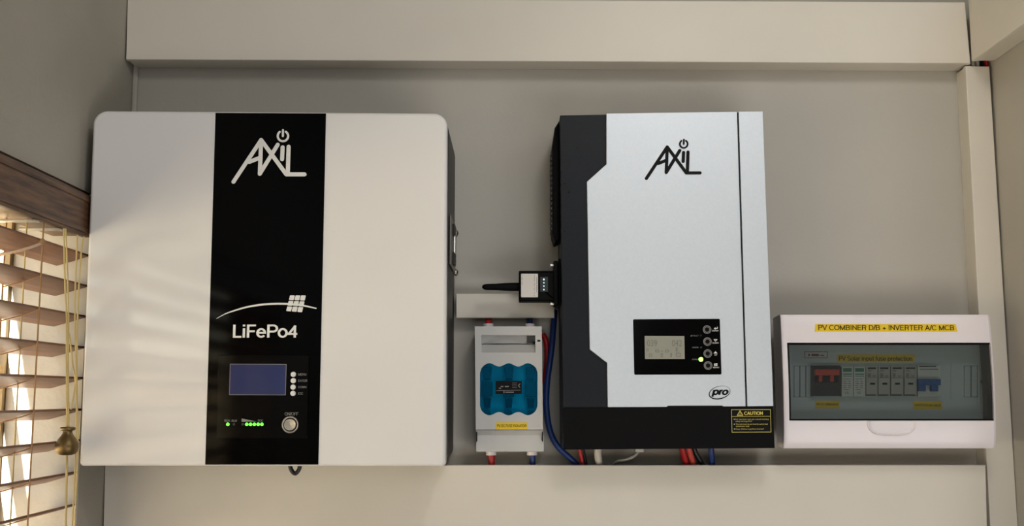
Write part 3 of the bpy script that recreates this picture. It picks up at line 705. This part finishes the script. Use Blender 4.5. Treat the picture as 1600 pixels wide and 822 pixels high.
# ================================================================== FUSE ISOLATOR
def isolator():
    wf = 0.072
    o = thing('fuse_isolator', 'grey fuse isolator with a wavy blue window between battery and inverter', 'isolator', (at(796, 707, 0).x, 0, at(796, 707, wf).z))
    bm = B(); plate(bm, xz([(743, 512), (846, 512), (849, 706), (744, 706)], wf - 0.02), 0.0005, wf - 0.018, 0.001, 1); obj('base', bm, GREYP, o)
    # front: outline with the handle recess and the blue window cut out, made as strips
    F = 0.006
    def strip(bm, a): plate(bm, xz(a, wf), wf - 0.018, wf)
    bm = B()
    strip(bm, [(741.8, 510), (846.4, 510), (846.5, 523.5), (742, 523.5)])
    strip(bm, [(742, 523.5), (752.2, 523.5), (752.5, 551), (742.3, 551)]); strip(bm, [(836.4, 523.5), (846.5, 523.5), (847, 551), (836.6, 551)])
    # wavy window outline
    def wav(y, up):
        out = []
        for k in range(41):
            x = 750 + 89.8 * k / 40; u = (x - 750) / 89.8
            ph = math.cos((u * 3 - 0.5) * 2 * math.pi)       # bumps at 1/6, 1/2, 5/6
            yy = y + (-2.6 * ph if up else 2.6 * ph)
            e = min(u, 1 - u)
            if e < 0.09:
                q = math.sqrt(max(0, 1 - (1 - e / 0.09) ** 2)); base = y + (12 if up else -12)
                yy = base + (yy - base) * q
            out.append((x, yy))
        return out
    top, bot = wav(570.2, True), wav(646.4, False)
    for i in range(40):
        a, b = top[i], top[i + 1]; strip(bm, [(a[0], 551), (b[0], 551), b, a])
        a, b = bot[i], bot[i + 1]; strip(bm, [a, b, (b[0], 671.5), (a[0], 671.5)])
    strip(bm, [(742.3, 551), (750, 551), (750, 671.5), (743.5, 671.5)]); strip(bm, [(839.8, 551), (847, 551), (848.3, 671.5), (839.8, 671.5)])
    bmesh.ops.remove_doubles(bm, verts=bm.verts[:], dist=1e-6)
    obj('front_cover', bm, GREYP, o, 20)
    # handle recess: sloped floor
    bm = B()
    A = [at(752.2, 523.5, wf - 0.018), at(836.4, 523.5, wf - 0.018), at(836.5, 539, wf - 0.018), at(752.3, 539, wf - 0.018), at(836.6, 551, wf - 0.0004), at(752.5, 551, wf - 0.0004)]
    v = [bm.verts.new(p) for p in A]; bm.faces.new(v[:4]); bm.faces.new((v[3], v[2], v[4], v[5]))
    v2 = [bm.verts.new(p + Vector((0, 0.0005, 0))) for p in A]; bm.faces.new(v2[:4][::-1])
    obj('pull_handle', bm, GREYP, o, 0)
    bm = B(); rect(bm, 839.6, 531.2, 844.4, 534, wf - 0.001, wf + 0.0002); rect(bm, 832.5, 534, 836.2, 537, wf - 0.012, wf - 0.010); obj('slot', bm, PRINTK, o, 0)
    bm = B(); rectline(bm, 783.5, 556, 806, 564, 0.6, wf - 0.0005, wf + 0.0004); obj('label_frame', bm, GREYP, o)
    # inside the window: pale cavity floor and nine fuse parts
    bm = B(); rect(bm, 749.5, 566, 840.5, 650, wf - 0.0178, wf - 0.0170); obj('cavity', bm, CAVITY, o)
    wo = thing  # noqa
    outline = top + bot[::-1]
    bm = B(); plate(bm, inset((lambda q: q if area2(q) > 0 else q[::-1])(xz(outline, wf + 0.001)), 0.0001), wf - 0.004, wf + 0.001, 0.0006, 1); win = obj('window_cover', bm, BLUEC, o, 30); win['label'] = 'translucent blue wavy window'
    for cx in (761.2, 795, 829.2):
        # upper clip
        for (pts) in ([(-7.5, 574), (7.5, 574), (5.5, 592.5), (-5.5, 592.5)],):
            bm = B(); plate(bm, xz([(cx + a, b) for a, b in pts], wf - 0.006), wf - 0.017, wf - 0.006, 0.001, 1)
            rect(bm, cx - 3, 578, cx + 3, 583.5, wf - 0.008, wf - 0.0045); obj('fuse_clip', bm, DKTEAL, o)
        if cx != 795:
            bm = B(); rect(bm, cx - 8.3, 596.5, cx + 8.3, 620, wf - 0.017, wf - 0.006, 0.001)
            for j in range(5): rect(bm, cx - 8.3, 598 + j * 4.4, cx + 8.3, 599.6 + j * 4.4, wf - 0.008, wf - 0.0045)
            obj('fuse_link', bm, DKTEAL, o)
        else:
            bm = B(); rect(bm, 786.5, 596, 803.5, 620, wf - 0.017, wf - 0.006, 0.001); obj('fuse_link', bm, DKTEAL, o)
        bm = B(); plate(bm, xz([(cx - 6, 622.5), (cx + 6, 622.5), (cx + 4.6, 637.5), (cx - 4.6, 637.5)], wf - 0.006), wf - 0.017, wf - 0.006, 0.001, 1)
        rect(bm, cx - 3.2, 628, cx + 3.2, 633, wf - 0.008, wf - 0.0045); obj('fuse_clip', bm, DBLACK, o)
        bm = B(); rect(bm, cx - 5, 642, cx + 5, 647.6, wf - 0.017, wf - 0.006); obj('fuse_foot', bm, DKTEAL, o)
    w = wf + 0.0016
    bm = B(); rect(bm, 774.4, 595.4, 815.4, 615.8, wf, w, 0.0003); lb = obj('rating_plate', bm, PRINTK, o); lb['label'] = 'black rating plate with white print'
    w += 0.0003
    bm = B(); strokes(bm, [[(776, 610.5), (812.8, 609.7)]], 0.35, w); strokes(bm, [[(812.6, 599.8), (810, 602.6), (812, 605.2)]], 0.55, w)
    strokes(bm, [[(782.5, 604), (786.5, 604)], [(788.8, 604), (795, 604)]], 0.9, w, True); strokes(bm, [[(779.5, 606.6), (783, 606.6)]], 0.8, w, True); strokes(bm, [[(787.5, 611.3), (787.5, 614.3)]], 0.8, w, True); strokes(bm, [[(789.8, 612.9), (802.8, 612.9)]], 0.75, w, True)
    for j in range(4): strokes(bm, [[(800.2, 598.5 + j * 2.4), (807.8, 598.5 + j * 2.4)]], 0.22, w, True)
    obj('fine_print', bm, PRINTG, lb, 0)
    # yellow tape
    bm = B(); rect(bm, 775, 660, 824.3, 671, wf, wf + 0.0004); yl = obj('name_tape', bm, YEL, o, 0); yl['label'] = 'yellow name tape'
    lettering('PV DC FUSE ISOLATOR', (776.8, 667.4), (822.6, 667.4), 4.0, wf + 0.0007, PRINTK, yl)
    # sloping lower cover
    bm = B()
    P = [at(743.5, 672.2, wf), at(848.3, 672.2, wf), at(849.5, 680, wf - 0.010), at(744, 680, wf - 0.010), at(849.6, 705, wf - 0.004), at(744, 705, wf - 0.004)]
    v = [bm.verts.new(p) for p in P]; bk = [bm.verts.new((p.x, -(wf - 0.019), p.z)) for p in P]
    loop = [0, 1, 2, 4, 5, 3]
    bm.faces.new((v[0], v[1], v[2], v[3])); bm.faces.new((v[3], v[2], v[4], v[5]))
    for i in range(6): a, b = loop[i], loop[(i + 1) % 6]; bm.faces.new((v[a], bk[a], bk[b], v[b]))
    bm.faces.new((bk[0], bk[3], bk[5], bk[4], bk[2], bk[1])); obj('lower_cover', bm, GREYP, o, 0)
    for x in (744.9, 847.8):
        bm = B(); rect(bm, x - 0.7, 675, x + 0.7, 690, wf - 0.010, wf - 0.0015); obj('slot', bm, PRINTK, o, 0)
    # cable collars
    for x, y in ((763, 509), (828, 509), (767.5, 708), (831.5, 708)):
        bm = B(); c = at(x, y, 0.035); lathe(bm, (c.x, c.y, c.z - 0.003), [(0.0075, 0), (0.0075, 0.006)], (0, 0, 1), 16); obj('collar', bm, DBW, o)
    return o
isolator()

# ================================================================== FUSE BOARD
def board():
    wb = 0.0395
    o = thing('fuse_board', 'white consumer unit with a smoked door and yellow name tape', 'fuse board', (at(1388, 700, .05).x, -wb, at(1388, 701, .1).z))
    # profile along the height: (pixel y, depth)
    prof = [(491.8, .0965), (497, .0988), (510, .1000), (534, .1012), (565, .1030), (597, .1036), (628, .1028), (657, .1008), (680, .0985), (695, .0955), (700.5, .0925)]
    def dep(y):
        for (a, b), (c, d) in zip(prof, prof[1:]):
            if a <= y <= c: return b + (d - b) * (y - a) / (c - a)
        return prof[0][1] if y < prof[0][0] else prof[-1][1]
    X0, X1 = at(1223.3, 600, .1035).x, at(1556.2, 600, .1035).x
    L0, L1, T0, T1 = at(1232.3, 600, .1035).x, at(1551.6, 600, .1035).x, 535.5, 657.5
    zof = lambda y: at(1388, y, dep(y)).z
    ys = [p[0] for p in prof[:3]] + [T0] + [T0 + (T1 - T0) * k / 10 for k in range(1, 10)] + [T1, 668, 680, 690, 696, 700.5]
    rim = 0.003
    # housing: lofted side to side, with the door opening left out
    bm = B()
    cols = [X0, X0 + 0.0012, X0 + 0.004, L0, L1, X1 - 0.004, X1 - 0.0012, X1]
    dz = [0.0050, 0.0015, 0, 0, 0, 0, 0.0015, 0.0050]
    V = [[bm.verts.new((x, -(dep(y) - d), zof(y))) for x, d in zip(cols, dz)] for y in ys]
    it0, it1 = ys.index(T0), ys.index(T1)
    for i in range(len(ys) - 1):
        for j in range(len(cols) - 1):
            if j == 3 and it0 <= i < it1: continue
            bm.faces.new((V[i][j], V[i][j + 1], V[i + 1][j + 1], V[i + 1][j]))
    # back edge with a step inward, so that the sides taper to the wall
    bx = [x + (0.004 if x < (X0 + X1) / 2 else -0.004) for x in (X0, X1)]
    zb0, zt0 = zof(700.5) + 0.001, zof(491.8) - 0.001
    K = {}
    for i, y in enumerate(ys):
        z = min(max(zof(y), zb0), zt0)
        K[i] = (bm.verts.new((bx[0], -wb, z)), bm.verts.new((bx[1], -wb, z)))
    for i in range(len(ys) - 1):
        bm.faces.new((V[i][0], V[i + 1][0], K[i + 1][0], K[i][0])); bm.faces.new((V[i][-1], V[i + 1][-1], K[i + 1][1], K[i][1]))
    bm.faces.new([*V[0], K[0][1], K[0][0]]); bm.faces.new([*V[-1], K[len(ys) - 1][1], K[len(ys) - 1][0]])
    bm.faces.new([K[i][0] for i in range(len(ys))] + [K[i][1] for i in reversed(range(len(ys)))])
    # walls of the opening
    wi = 0.066
    def inner(y, x): return bm.verts.new((x, -wi, zof(y)))
    ring_i = [(i, 3) for i in range(it0, it1 + 1)] + [(i, 4) for i in range(it1, it0 - 1, -1)]
    iv = [inner(ys[i], cols[j]) for i, j in ring_i]
    for k in range(len(ring_i)):
        a, b = ring_i[k], ring_i[(k + 1) % len(ring_i)]
        bm.faces.new((V[a[0]][a[1]], V[b[0]][b[1]], iv[(k + 1) % len(iv)], iv[k]))
    obj('housing', bm, DBW, o, 40)
    # inner cover with the recessed row
    bm = B(); box(bm, L0 - 0.002, L1 + 0.002, -0.0668, -0.060, zof(T1) - 0.003, zof(T0) + 0.003); ic = obj('inner_cover', bm, DBIN, o)
    wi = 0.0668
    bm = B(); rectline(bm, 1239, 566.3, 1487, 626, 0.9, wi - 0.001, wi + 0.0008); rectline(bm, 1485, 566.3, 1531, 626, 0.6, wi - 0.001, wi + 0.0006); obj('row_frame', bm, DBIN, ic)
    for a, b in ((1241.2, 1249), (1250.6, 1258.4), (1260, 1267.6), (1507, 1516.6), (1518.4, 1527)):
        bm = B(); rect(bm, a - 0.8, 571.5, b + 0.8, 620.5, wi - 0.001, wi + 0.0004); k = obj('knockout', bm, PRINTG, ic, 0)
        bm = B(); rect(bm, a, 572, b, 620, wi - 0.001, wi + 0.0016, 0.0006, 1); obj('blank', bm, DBIN, ic)
    bm = B(); disc(bm, 1537, 596.8, 3.6, wi - 0.001, wi + 0.003, 0.001, 16); obj('screw', bm, LEDOFF, ic)
    wm = wi + 0.012
    # main switch
    bm = B(); rect(bm, 1268.8, 571, 1313.6, 619, wi - 0.002, wm - 0.002, 0.0008); sw = obj('main_switch', bm, BRKBLK, o)
    bm = B(); rect(bm, 1273.5, 579, 1310, 598, wi, wm - 0.0012); obj('switch_well', bm, DBLACK, sw)
    bm = B(); rect(bm, 1274, 577.2, 1312, 586.5, wm - 0.004, wm + 0.008, 0.0012)
    for x in (1282.3, 1300.4): rect(bm, x - 2.8, 585, x + 2.8, 596.5, wm - 0.004, wm + 0.006, 0.001)
    t = obj('toggle', bm, REDT, sw); t['label'] = 'red linked toggle'
    # two surge arresters
    for x0, x1 in ((1315.4, 1333.4), (1334.2, 1352.4)):
        bm = B(); rect(bm, x0, 573.2, x1, 619.6, wi - 0.002, wm, 0.0008); sa = obj('surge_arrester', bm, MODW, o)
        bm = B(); rect(bm, x0 + 2, 575.2, x1 - 2.5, 581, wm - .0005, wm + 0.0004); rect(bm, x0 + 2, 583.8, x1 - 2.2, 585.6, wm - .0005, wm + 0.0003); rect(bm, x0 + 2, 587.3, x1 - 2.2, 588.4, wm - .0005, wm + 0.0003); f = obj('green_flag', bm, GREEN, sa, 0)
        bm = B()
        for j, (ya, xa, xb) in enumerate(((591.5, 2, 13.5), (595.3, 2.3, 7), (595.3, 10, 13.5), (598.7, 2.3, 8), (598.7, 10, 14), (602, 2.3, 6.5), (602, 10, 14), (605, 2.3, 7), (605, 10, 14), (608.2, 2.3, 11))):
            rect(bm, x0 + xa, ya, x0 + xb, ya + 1.0, wm - .0005, wm + 0.0003)
        obj('fine_print', bm, PRINTG, sa, 0)
        lettering('CE', (x0 + 5.2, 615.6), (x0 + 11, 615.6), 3.4, wm + 0.0004, PRINTK, sa)
    # four fuse holders
    for x0, x1 in ((1353.2, 1371.6), (1372.4, 1391.2), (1392, 1411.8), (1412.8, 1433)):
        bm = B(); rect(bm, x0, 572.5, x1, 619, wi - 0.002, wm - 0.001, 0.0008); rect(bm, x0 + 0.4, 590.5, x1 - 0.4, 617, wm - 0.002, wm + 0.001, 0.0008); fh = obj('fuse_holder', bm, MODG, o)
        bm = B(); rect(bm, x0 + 3, 574.3, x1 - 3, 576.6, wm - .0015, wm - 0.0004); rect(bm, x0 + 1, 616.5, x1 - 3, 618, wm - .0015, wm + 0.0014); rect(bm, x0 + 6.6, 598.2, x0 + 14, 601.2, wm - .001, wm + 0.0014)
        for y, a, b in ((579, 3, 8.5), (583.8, 3, 7.5), (586.2, 3, 7.5), (588.6, 3, 7.0)): rect(bm, x0 + a, y, x0 + b, y + 0.8, wm - .0015, wm - 0.0004)
        obj('fine_print', bm, PRINTK, fh, 0)
        lettering('CE', (x0 + 11, 589.4), (x0 + 15.6, 589.4), 3.0, wm - 0.0003, PRINTK, fh)
    # breaker with a blue toggle
    bm = B(); rect(bm, 1434, 571, 1470.6, 619.6, wi - 0.002, wm - 0.002, 0.0008); br = obj('circuit_breaker', bm, MODW, o)
    bm = B(); rect(bm, 1436, 572, 1463, 573.3, wm - .003, wm - 0.0015); rect(bm, 1437, 576.5, 1466, 577.5, wm - .003, wm - 0.0015); obj('fine_print', bm, PRINTK, br, 0)
    bm = B(); rect(bm, 1435.6, 592.4, 1470.4, 602, wm - 0.004, wm + 0.007, 0.001)
    rect(bm, 1435.8, 601, 1447, 611.4, wm - 0.004, wm + 0.005, 0.001); rect(bm, 1455.4, 601, 1466.4, 611.4, wm - 0.004, wm + 0.005, 0.001)
    t = obj('toggle', bm, BLUET, br); t['label'] = 'blue linked toggle'
    # labels inside
    for (a, b, c, d), s, tx, base, cap in (((1308, 554, 1429, 567.5), 'PV Solar input fuse protection', (1310.5, 1425.5), 563.6, 6.9), ((1274, 625.6, 1312, 638.2), 'PV DC BREAKER', (1276, 1310), 633.4, 3.4), ((1427, 627, 1472, 639.4), 'INVERTER A/C MCB', (1429.5, 1469.5), 634.8, 3.4)):
        bm = B(); rect(bm, a, b, c, d, wi - 0.0005, wi + 0.0006); yl = obj('name_tape', bm, YEL, o, 0); yl['label'] = 'yellow tape behind the smoked door'
        lettering(s, (tx[0], base), (tx[1], base + 0.3), cap, wi + 0.0010, PRINTK, yl)
    bm = B(); rectline(bm, 1257, 549.4, 1293, 559.6, 0.8, wi - .0005, wi + 0.0005); rect(bm, 1263, 553, 1265.5, 556.5, wi - .0005, wi + 0.0004); rect(bm, 1268, 553, 1279.5, 556.5, wi - .0005, wi + 0.0004); rect(bm, 1281, 554.6, 1288, 556, wi - .0005, wi + 0.0004); obj('stamp', bm, PRINTR, o, 0)
    # smoked door, curved with the housing
    def door_sheet(xa, xb, ya, yb, gap, thick, n=12):
        bm = B(); Rw = []
        for k in range(n + 1):
            y = ya + (yb - ya) * k / n
            Rw.append([[bm.verts.new((x, -(dep(y) + gap - t), zof(y))) for x in (xa, xb)] for t in (0, thick)])
        for a, b in zip(Rw, Rw[1:]):
            for s in (0, 1): bm.faces.new((a[s][0], a[s][1], b[s][1], b[s][0]))
            for e in (0, 1): bm.faces.new((a[0][e], b[0][e], b[1][e], a[1][e]))
        for r in (Rw[0], Rw[-1]): bm.faces.new((r[0][0], r[0][1], r[1][1], r[1][0]))
        return bm
    dr = obj('door', door_sheet(L0 + 0.0012, L1 - 0.0012, T0 + 1, T1 - 0.8, -0.002, 0.0022), SMOKE, o, 30); dr['label'] = 'smoked see-through door'
    # dark door rim
    rimw = 0.0022
    for xa, xb in ((L0 + 0.0004, L0 + 0.0004 + rimw * 1.5), (L1 - rimw * 3 - 0.0004, L1 - 0.0004)):
        obj('rim', door_sheet(xa, xb, T0 + 1, T1 - 1, -0.0044, 0.016), DBLACK, dr, 30)
    for ya, yb in ((T0 + 0.3, T0 + 3.0), (T1 - 2.6, T1 - 0.3)):
        obj('rim', door_sheet(L0 + 0.0004, L1 - 0.0004, ya, yb, -0.0012, 0.014, 3), DBLACK, dr, 30)
    # scooped finger grip under the door
    bm = B(); zt, zb = zof(657.9), zof(681); gx0, gx1 = at(1353.2, 668, .097).x, at(1430, 668, .097).x
    cx = (gx0 + gx1) / 2; hw = (gx1 - gx0) / 2; n = 40
    rings = []
    for sc_, dd in ((1.0, 0.0), (0.985, 0.0020), (0.96, 0.0028), (0.93, 0.0024), (0.885, 0.0007), (0.82, 0.0003), (0.5, 0.0003)):
        rr = []
        for k in range(n + 1):
            t = math.pi * k / n
            c, s = math.cos(t), math.sin(t)
            x = cx - hw * sc_ * math.copysign(abs(c) ** 0.62, c)
            z = zt - (zt - zb) * sc_ * abs(s) ** 0.75
            yy = 658 + (681 - 658) * (zt - z) / (zt - zb)
            rr.append(bm.verts.new((x, -(dep(yy) + dd), z)))
        rings.append(rr)
    for a, b in zip(rings, rings[1:]):
        for k in range(n): bm.faces.new((a[k], a[k + 1], b[k + 1], b[k]))
    bm.faces.new(rings[-1])
    obj('finger_grip', bm, DBW, o, 60)
    # top tape
    w = 0.0995
    bm = B()
    a = [at(1274, 506.5, dep(506.5) + 0.0006), at(1493.5, 506.5, dep(506.5) + 0.0006), at(1496, 518.5, dep(518.5) + 0.0006), at(1273, 518.0, dep(518) + 0.0006)]
    f = [bm.verts.new(p) for p in a]; g = [bm.verts.new(p + Vector((0, 0.0006, 0))) for p in a]
    bm.faces.new(f); bm.faces.new(g[::-1])
    for i in range(4): bm.faces.new((f[i], f[(i + 1) % 4], g[(i + 1) % 4], g[i]))
    yl = obj('name_tape', bm, YEL, o, 0); yl['label'] = 'long yellow name tape with black capitals'
    lettering('PV COMBINER D/B + INVERTER A/C MCB', (1278.5, 515.9), (1491, 516.3), 8.2, dep(516) + 0.0012, PRINTK, yl, half=0.05)
    return o
board()

# ================================================================== CABLES
wire('blue_cable', 'thick blue cable curving down beside the isolator', [at(866.5, 486, .012), at(865, 510, .022), at(861.5, 549, .03), at(854.8, 600, .035), at(854.2, 640, .035), at(860, 675, .035), at(872, 698, .034), at(893, 718, .032), at(903, 728, .03)], 0.0046, BLUEK)
wire('red_cable', 'red cable bowing out behind the isolator', [at(848, 522, .012), at(853.5, 534, .014), at(855, 555, .014), at(853.5, 580, .014), at(848, 600, .012)], 0.0042, REDC)
wire('red_cable', 'red cable entering the top of the isolator', [at(764, 490, .010), at(763.5, 500, .012), at(763.2, 506, .026), at(763, 513, .035)], 0.0050, REDC)
wire('blue_cable', 'dark blue cable entering the top of the isolator', [at(826, 490, .010), at(827, 500, .012), at(828, 506, .026), at(828, 513, .035)], 0.0050, BLUEK)
wire('red_cable', 'red cable leaving the bottom of the isolator', [at(767.5, 704, .035), at(768, 716, .034), at(768.5, 730, .032)], 0.0050, REDC)
wire('blue_cable', 'blue cable leaving the bottom of the isolator', [at(831.5, 704, .035), at(832, 716, .034), at(832.5, 730, .032)], 0.0046, BLUEK)
wire('red_cable', 'thin red cable under the inverter beside the thick white one', [at(904, 694, .04), at(907, 708, .038), at(911, 728, .034)], 0.0030, REDC)
wire('black_cable', 'thin black cable under the inverter touching the first red one', [at(910, 694, .03), at(912, 708, .03), at(916, 728, .03)], 0.0026, BLK)
wire('white_cable', 'thick white cable between inverter and bottom trunking', [at(937, 694, .04), at(934, 708, .04), at(937, 730, .034)], 0.0056, WHC)
wire('grey_cable', 'thin grey cable curving from its connector under the inverter', [at(999, 704, .05), at(993, 711, .046), at(982, 717, .04), at(966, 720.5, .032), at(952, 728, .03)], 0.0022, GRC)
bm = B(); c = at(999, 702, .05); box(bm, c.x - .006, c.x + .006, c.y - .004, c.y + .004, c.z - .004, c.z + .006, .001); tag(obj('cable_connector', bm, WHC), 'small pale connector under the inverter on the thin grey cable', 'connector')
wire('red_cable', 'bright red cable at the near end of the red and black bunch under the inverter', [at(1064, 692, .045), at(1067.5, 706, .042), at(1073, 728, .034)], 0.0046, REDC)
wire('red_cable', 'faded pinkish red cable below the inverter next to the black one', [at(1075, 692, .045), at(1078, 706, .042), at(1084.5, 728, .034)], 0.0042, REDP)
wire('black_cable', 'black cable bending away beside the faded red cable', [at(1082, 692, .04), at(1087, 708, .038), at(1099, 728, .032)], 0.0040, BLK)
wire('blue_cable', 'short upright blue cable under the inverter', [at(1110, 692, .045), at(1111.5, 708, .042), at(1113, 730, .034)], 0.0046, BLUEK)
wire('black_wire', 'dark wire end poking out behind the bottom trunking', [at(162, 771, .03), at(158.8, 775, .03), at(158.6, 780, .03), at(162.5, 786, .03)], 0.0020, BLK)

# ================================================================== BLIND
def blind():
    xv = XL + 0.011
    y0, y1 = -1.52, -0.172
    o = thing('window_blind', 'dark wooden slatted blind with brass cord weight over the window', 'blind', (XL, (y0 + y1) / 2, 1.0))
    zt, zb = atx(138, 304, xv).z, atx(138, 370.5, xv).z
    bm = B(); box(bm, XL + 0.0005, xv, y0, y1, zb, zt, 0.0015)
    box(bm, XL + 0.0005, xv + 0.002, y0, y1, zb + 0.004, zb + 0.010, 0.001); box(bm, XL + 0.0005, xv + 0.002, y0, y1, zt - 0.011, zt - 0.004, 0.001); obj('valance', bm, WOOD, o)
    bm = B(); box(bm, XL - 0.052, XL - 0.002, -1.495, -0.146, zb + 0.006, ZH - 0.001, 0.001); obj('headrail', bm, WOOD, o)
    ya, yb = -1.495, -0.146
    z1 = at(135, 399, -yb).z; z9 = at(122, 787, -yb).z
    n = 8; stepz = (z1 - z9) / n
    xc, hw, tilt = XL - 0.022, 0.0235, math.radians(17)
    me = None; NS = 16
    r = random.Random(5)
    for k in range(NS):
        z = z1 - stepz * k
        if k == 0:
            bm = B(); box(bm, -hw, hw, ya, yb, -0.0016, 0.0016, 0.0006)
            s = obj('slat', bm, SLATW, o); me = s.data
            for v in me.vertices: v.co = v.co + o.location
        else:
            s = bpy.data.objects.new('slat', me); C.objects.link(s); s.parent = o
        zc = z - hw * math.sin(tilt)
        s.location = Vector((xc, 0, zc)) - o.location
        s.rotation_euler = (0, -tilt + math.radians(r.uniform(-1.5, 1.5)), 0)
    zl = z1 - stepz * NS + 0.012
    bm = B(); box(bm, xc - hw, xc + hw, ya, yb, zl - 0.014, zl + 0.004, 0.003); obj('bottom_rail', bm, SLATW, o)
    # ladder cords and lift cords
    for yl in (-0.300, -0.85, -1.36):
        for x in (XL + 0.0022, XL - 0.0455):
            bm = B(); tube(bm, [(x, yl, zb + 0.008), (x, yl, (zb + zl) / 2), (x, yl, zl)], 0.0011, 6, False); obj('ladder_cord', bm, LADC, o)
        bm = B(); tube(bm, [(XL - 0.022, yl + 0.006, zb + 0.008), (XL - 0.022, yl + 0.006, zl)], 0.0010, 6, False); obj('lift_cord', bm, CORD, o)
        for k in range(NS):
            z = z1 - stepz * k
            bm = B(); tube(bm, [(XL + 0.0022, yl, z - 0.0035), (XL - 0.022, yl + 0.004, z - hw * math.sin(tilt) - 0.0035), (XL - 0.0455, yl, z - 2 * hw * math.sin(tilt) - 0.0035)], 0.0008, 6, False); obj('rung', bm, LADC, o)
    # knot and the broad tape that holds the top slat
    c = atx(65.8, 377.5, XL + 0.0022)
    bm = B(); lathe(bm, c, [(0.0006, -0.0042), (0.003, -0.003), (0.0040, 0), (0.003, 0.003), (0.0006, 0.0042)], (0, 0, 1), 12); obj('knot', bm, LADC, o, 70)
    bm = B(); z = z1 - 0.0042; tube(bm, [(XL + 0.0022, c.y, c.z - 0.002), (XL - 0.015, c.y - 0.012, z - 0.0100), (XL - 0.046, c.y - 0.016, z - 0.018)], 0.0021, 6); obj('tape', bm, TAPE, o)
    # clips under the headrail
    for yy in (-0.33, -0.262):
        bm = B(); box(bm, XL - 0.045, XL + 0.004, yy - 0.006, yy + 0.006, zb - 0.0035, zb - 0.0005, 0.001); obj('clip', bm, CLIP, o)
        bm = B(); tube(bm, [(XL + 0.004, yy - 0.005, zb - 0.002), (XL + 0.008, yy - 0.003, zb - 0.003), (XL + 0.008, yy + 0.003, zb - 0.003), (XL + 0.004, yy + 0.005, zb - 0.002)], 0.0014, 6); obj('clip_loop', bm, CLIP, o)
    # pull cords: pixel paths on a plane just in front of the slats
    xp = XL + 0.014
    def cord(path, dx=0.0, r=0.0011):
        bm = B(); tube(bm, [atx(a, b, xp + dx) for a, b in path], r, 6); obj('pull_cord', bm, CORD, o, 60)
    cord([(99.5, 357), (101.5, 440), (104, 500), (104, 560), (104.5, 672)])
    cord([(102.5, 357), (105.5, 430), (107, 500), (106.5, 560), (107.2, 672)], 0.001)
    cord([(121, 367), (119.5, 400), (117, 480), (118.5, 560), (119.5, 660), (117, 740), (112.5, 826)])
    cord([(131, 370), (126.5, 400), (121.5, 490), (120, 600), (121.5, 700), (116.5, 826)], -0.001)
    cord([(104.5, 700), (104, 750), (102.5, 826)], 0.0, 0.0015)
    cord([(108, 520), (114, 570), (117.5, 600), (111, 640)], -0.002)
    c = atx(105, 690, xp); k = (c - CAM).length / FPX
    pr = [(9.2, 20.5), (10.6, 19.5), (10.6, 17), (9.0, 15.6), (6.5, 15.2), (6.6, 12), (9, 8), (13, 3), (15.8, -3), (16.2, -8), (15.2, -13.5), (12, -17.5), (7, -19), (1, -19.4)]
    bm = B(); lathe(bm, c, [(a * k, b * k) for a, b in pr], (0, 0, 1), 28); t = obj('cord_weight', bm, BRASS, o, 70); t['label'] = 'aged brass bell-shaped cord weight'
    return o
blind()
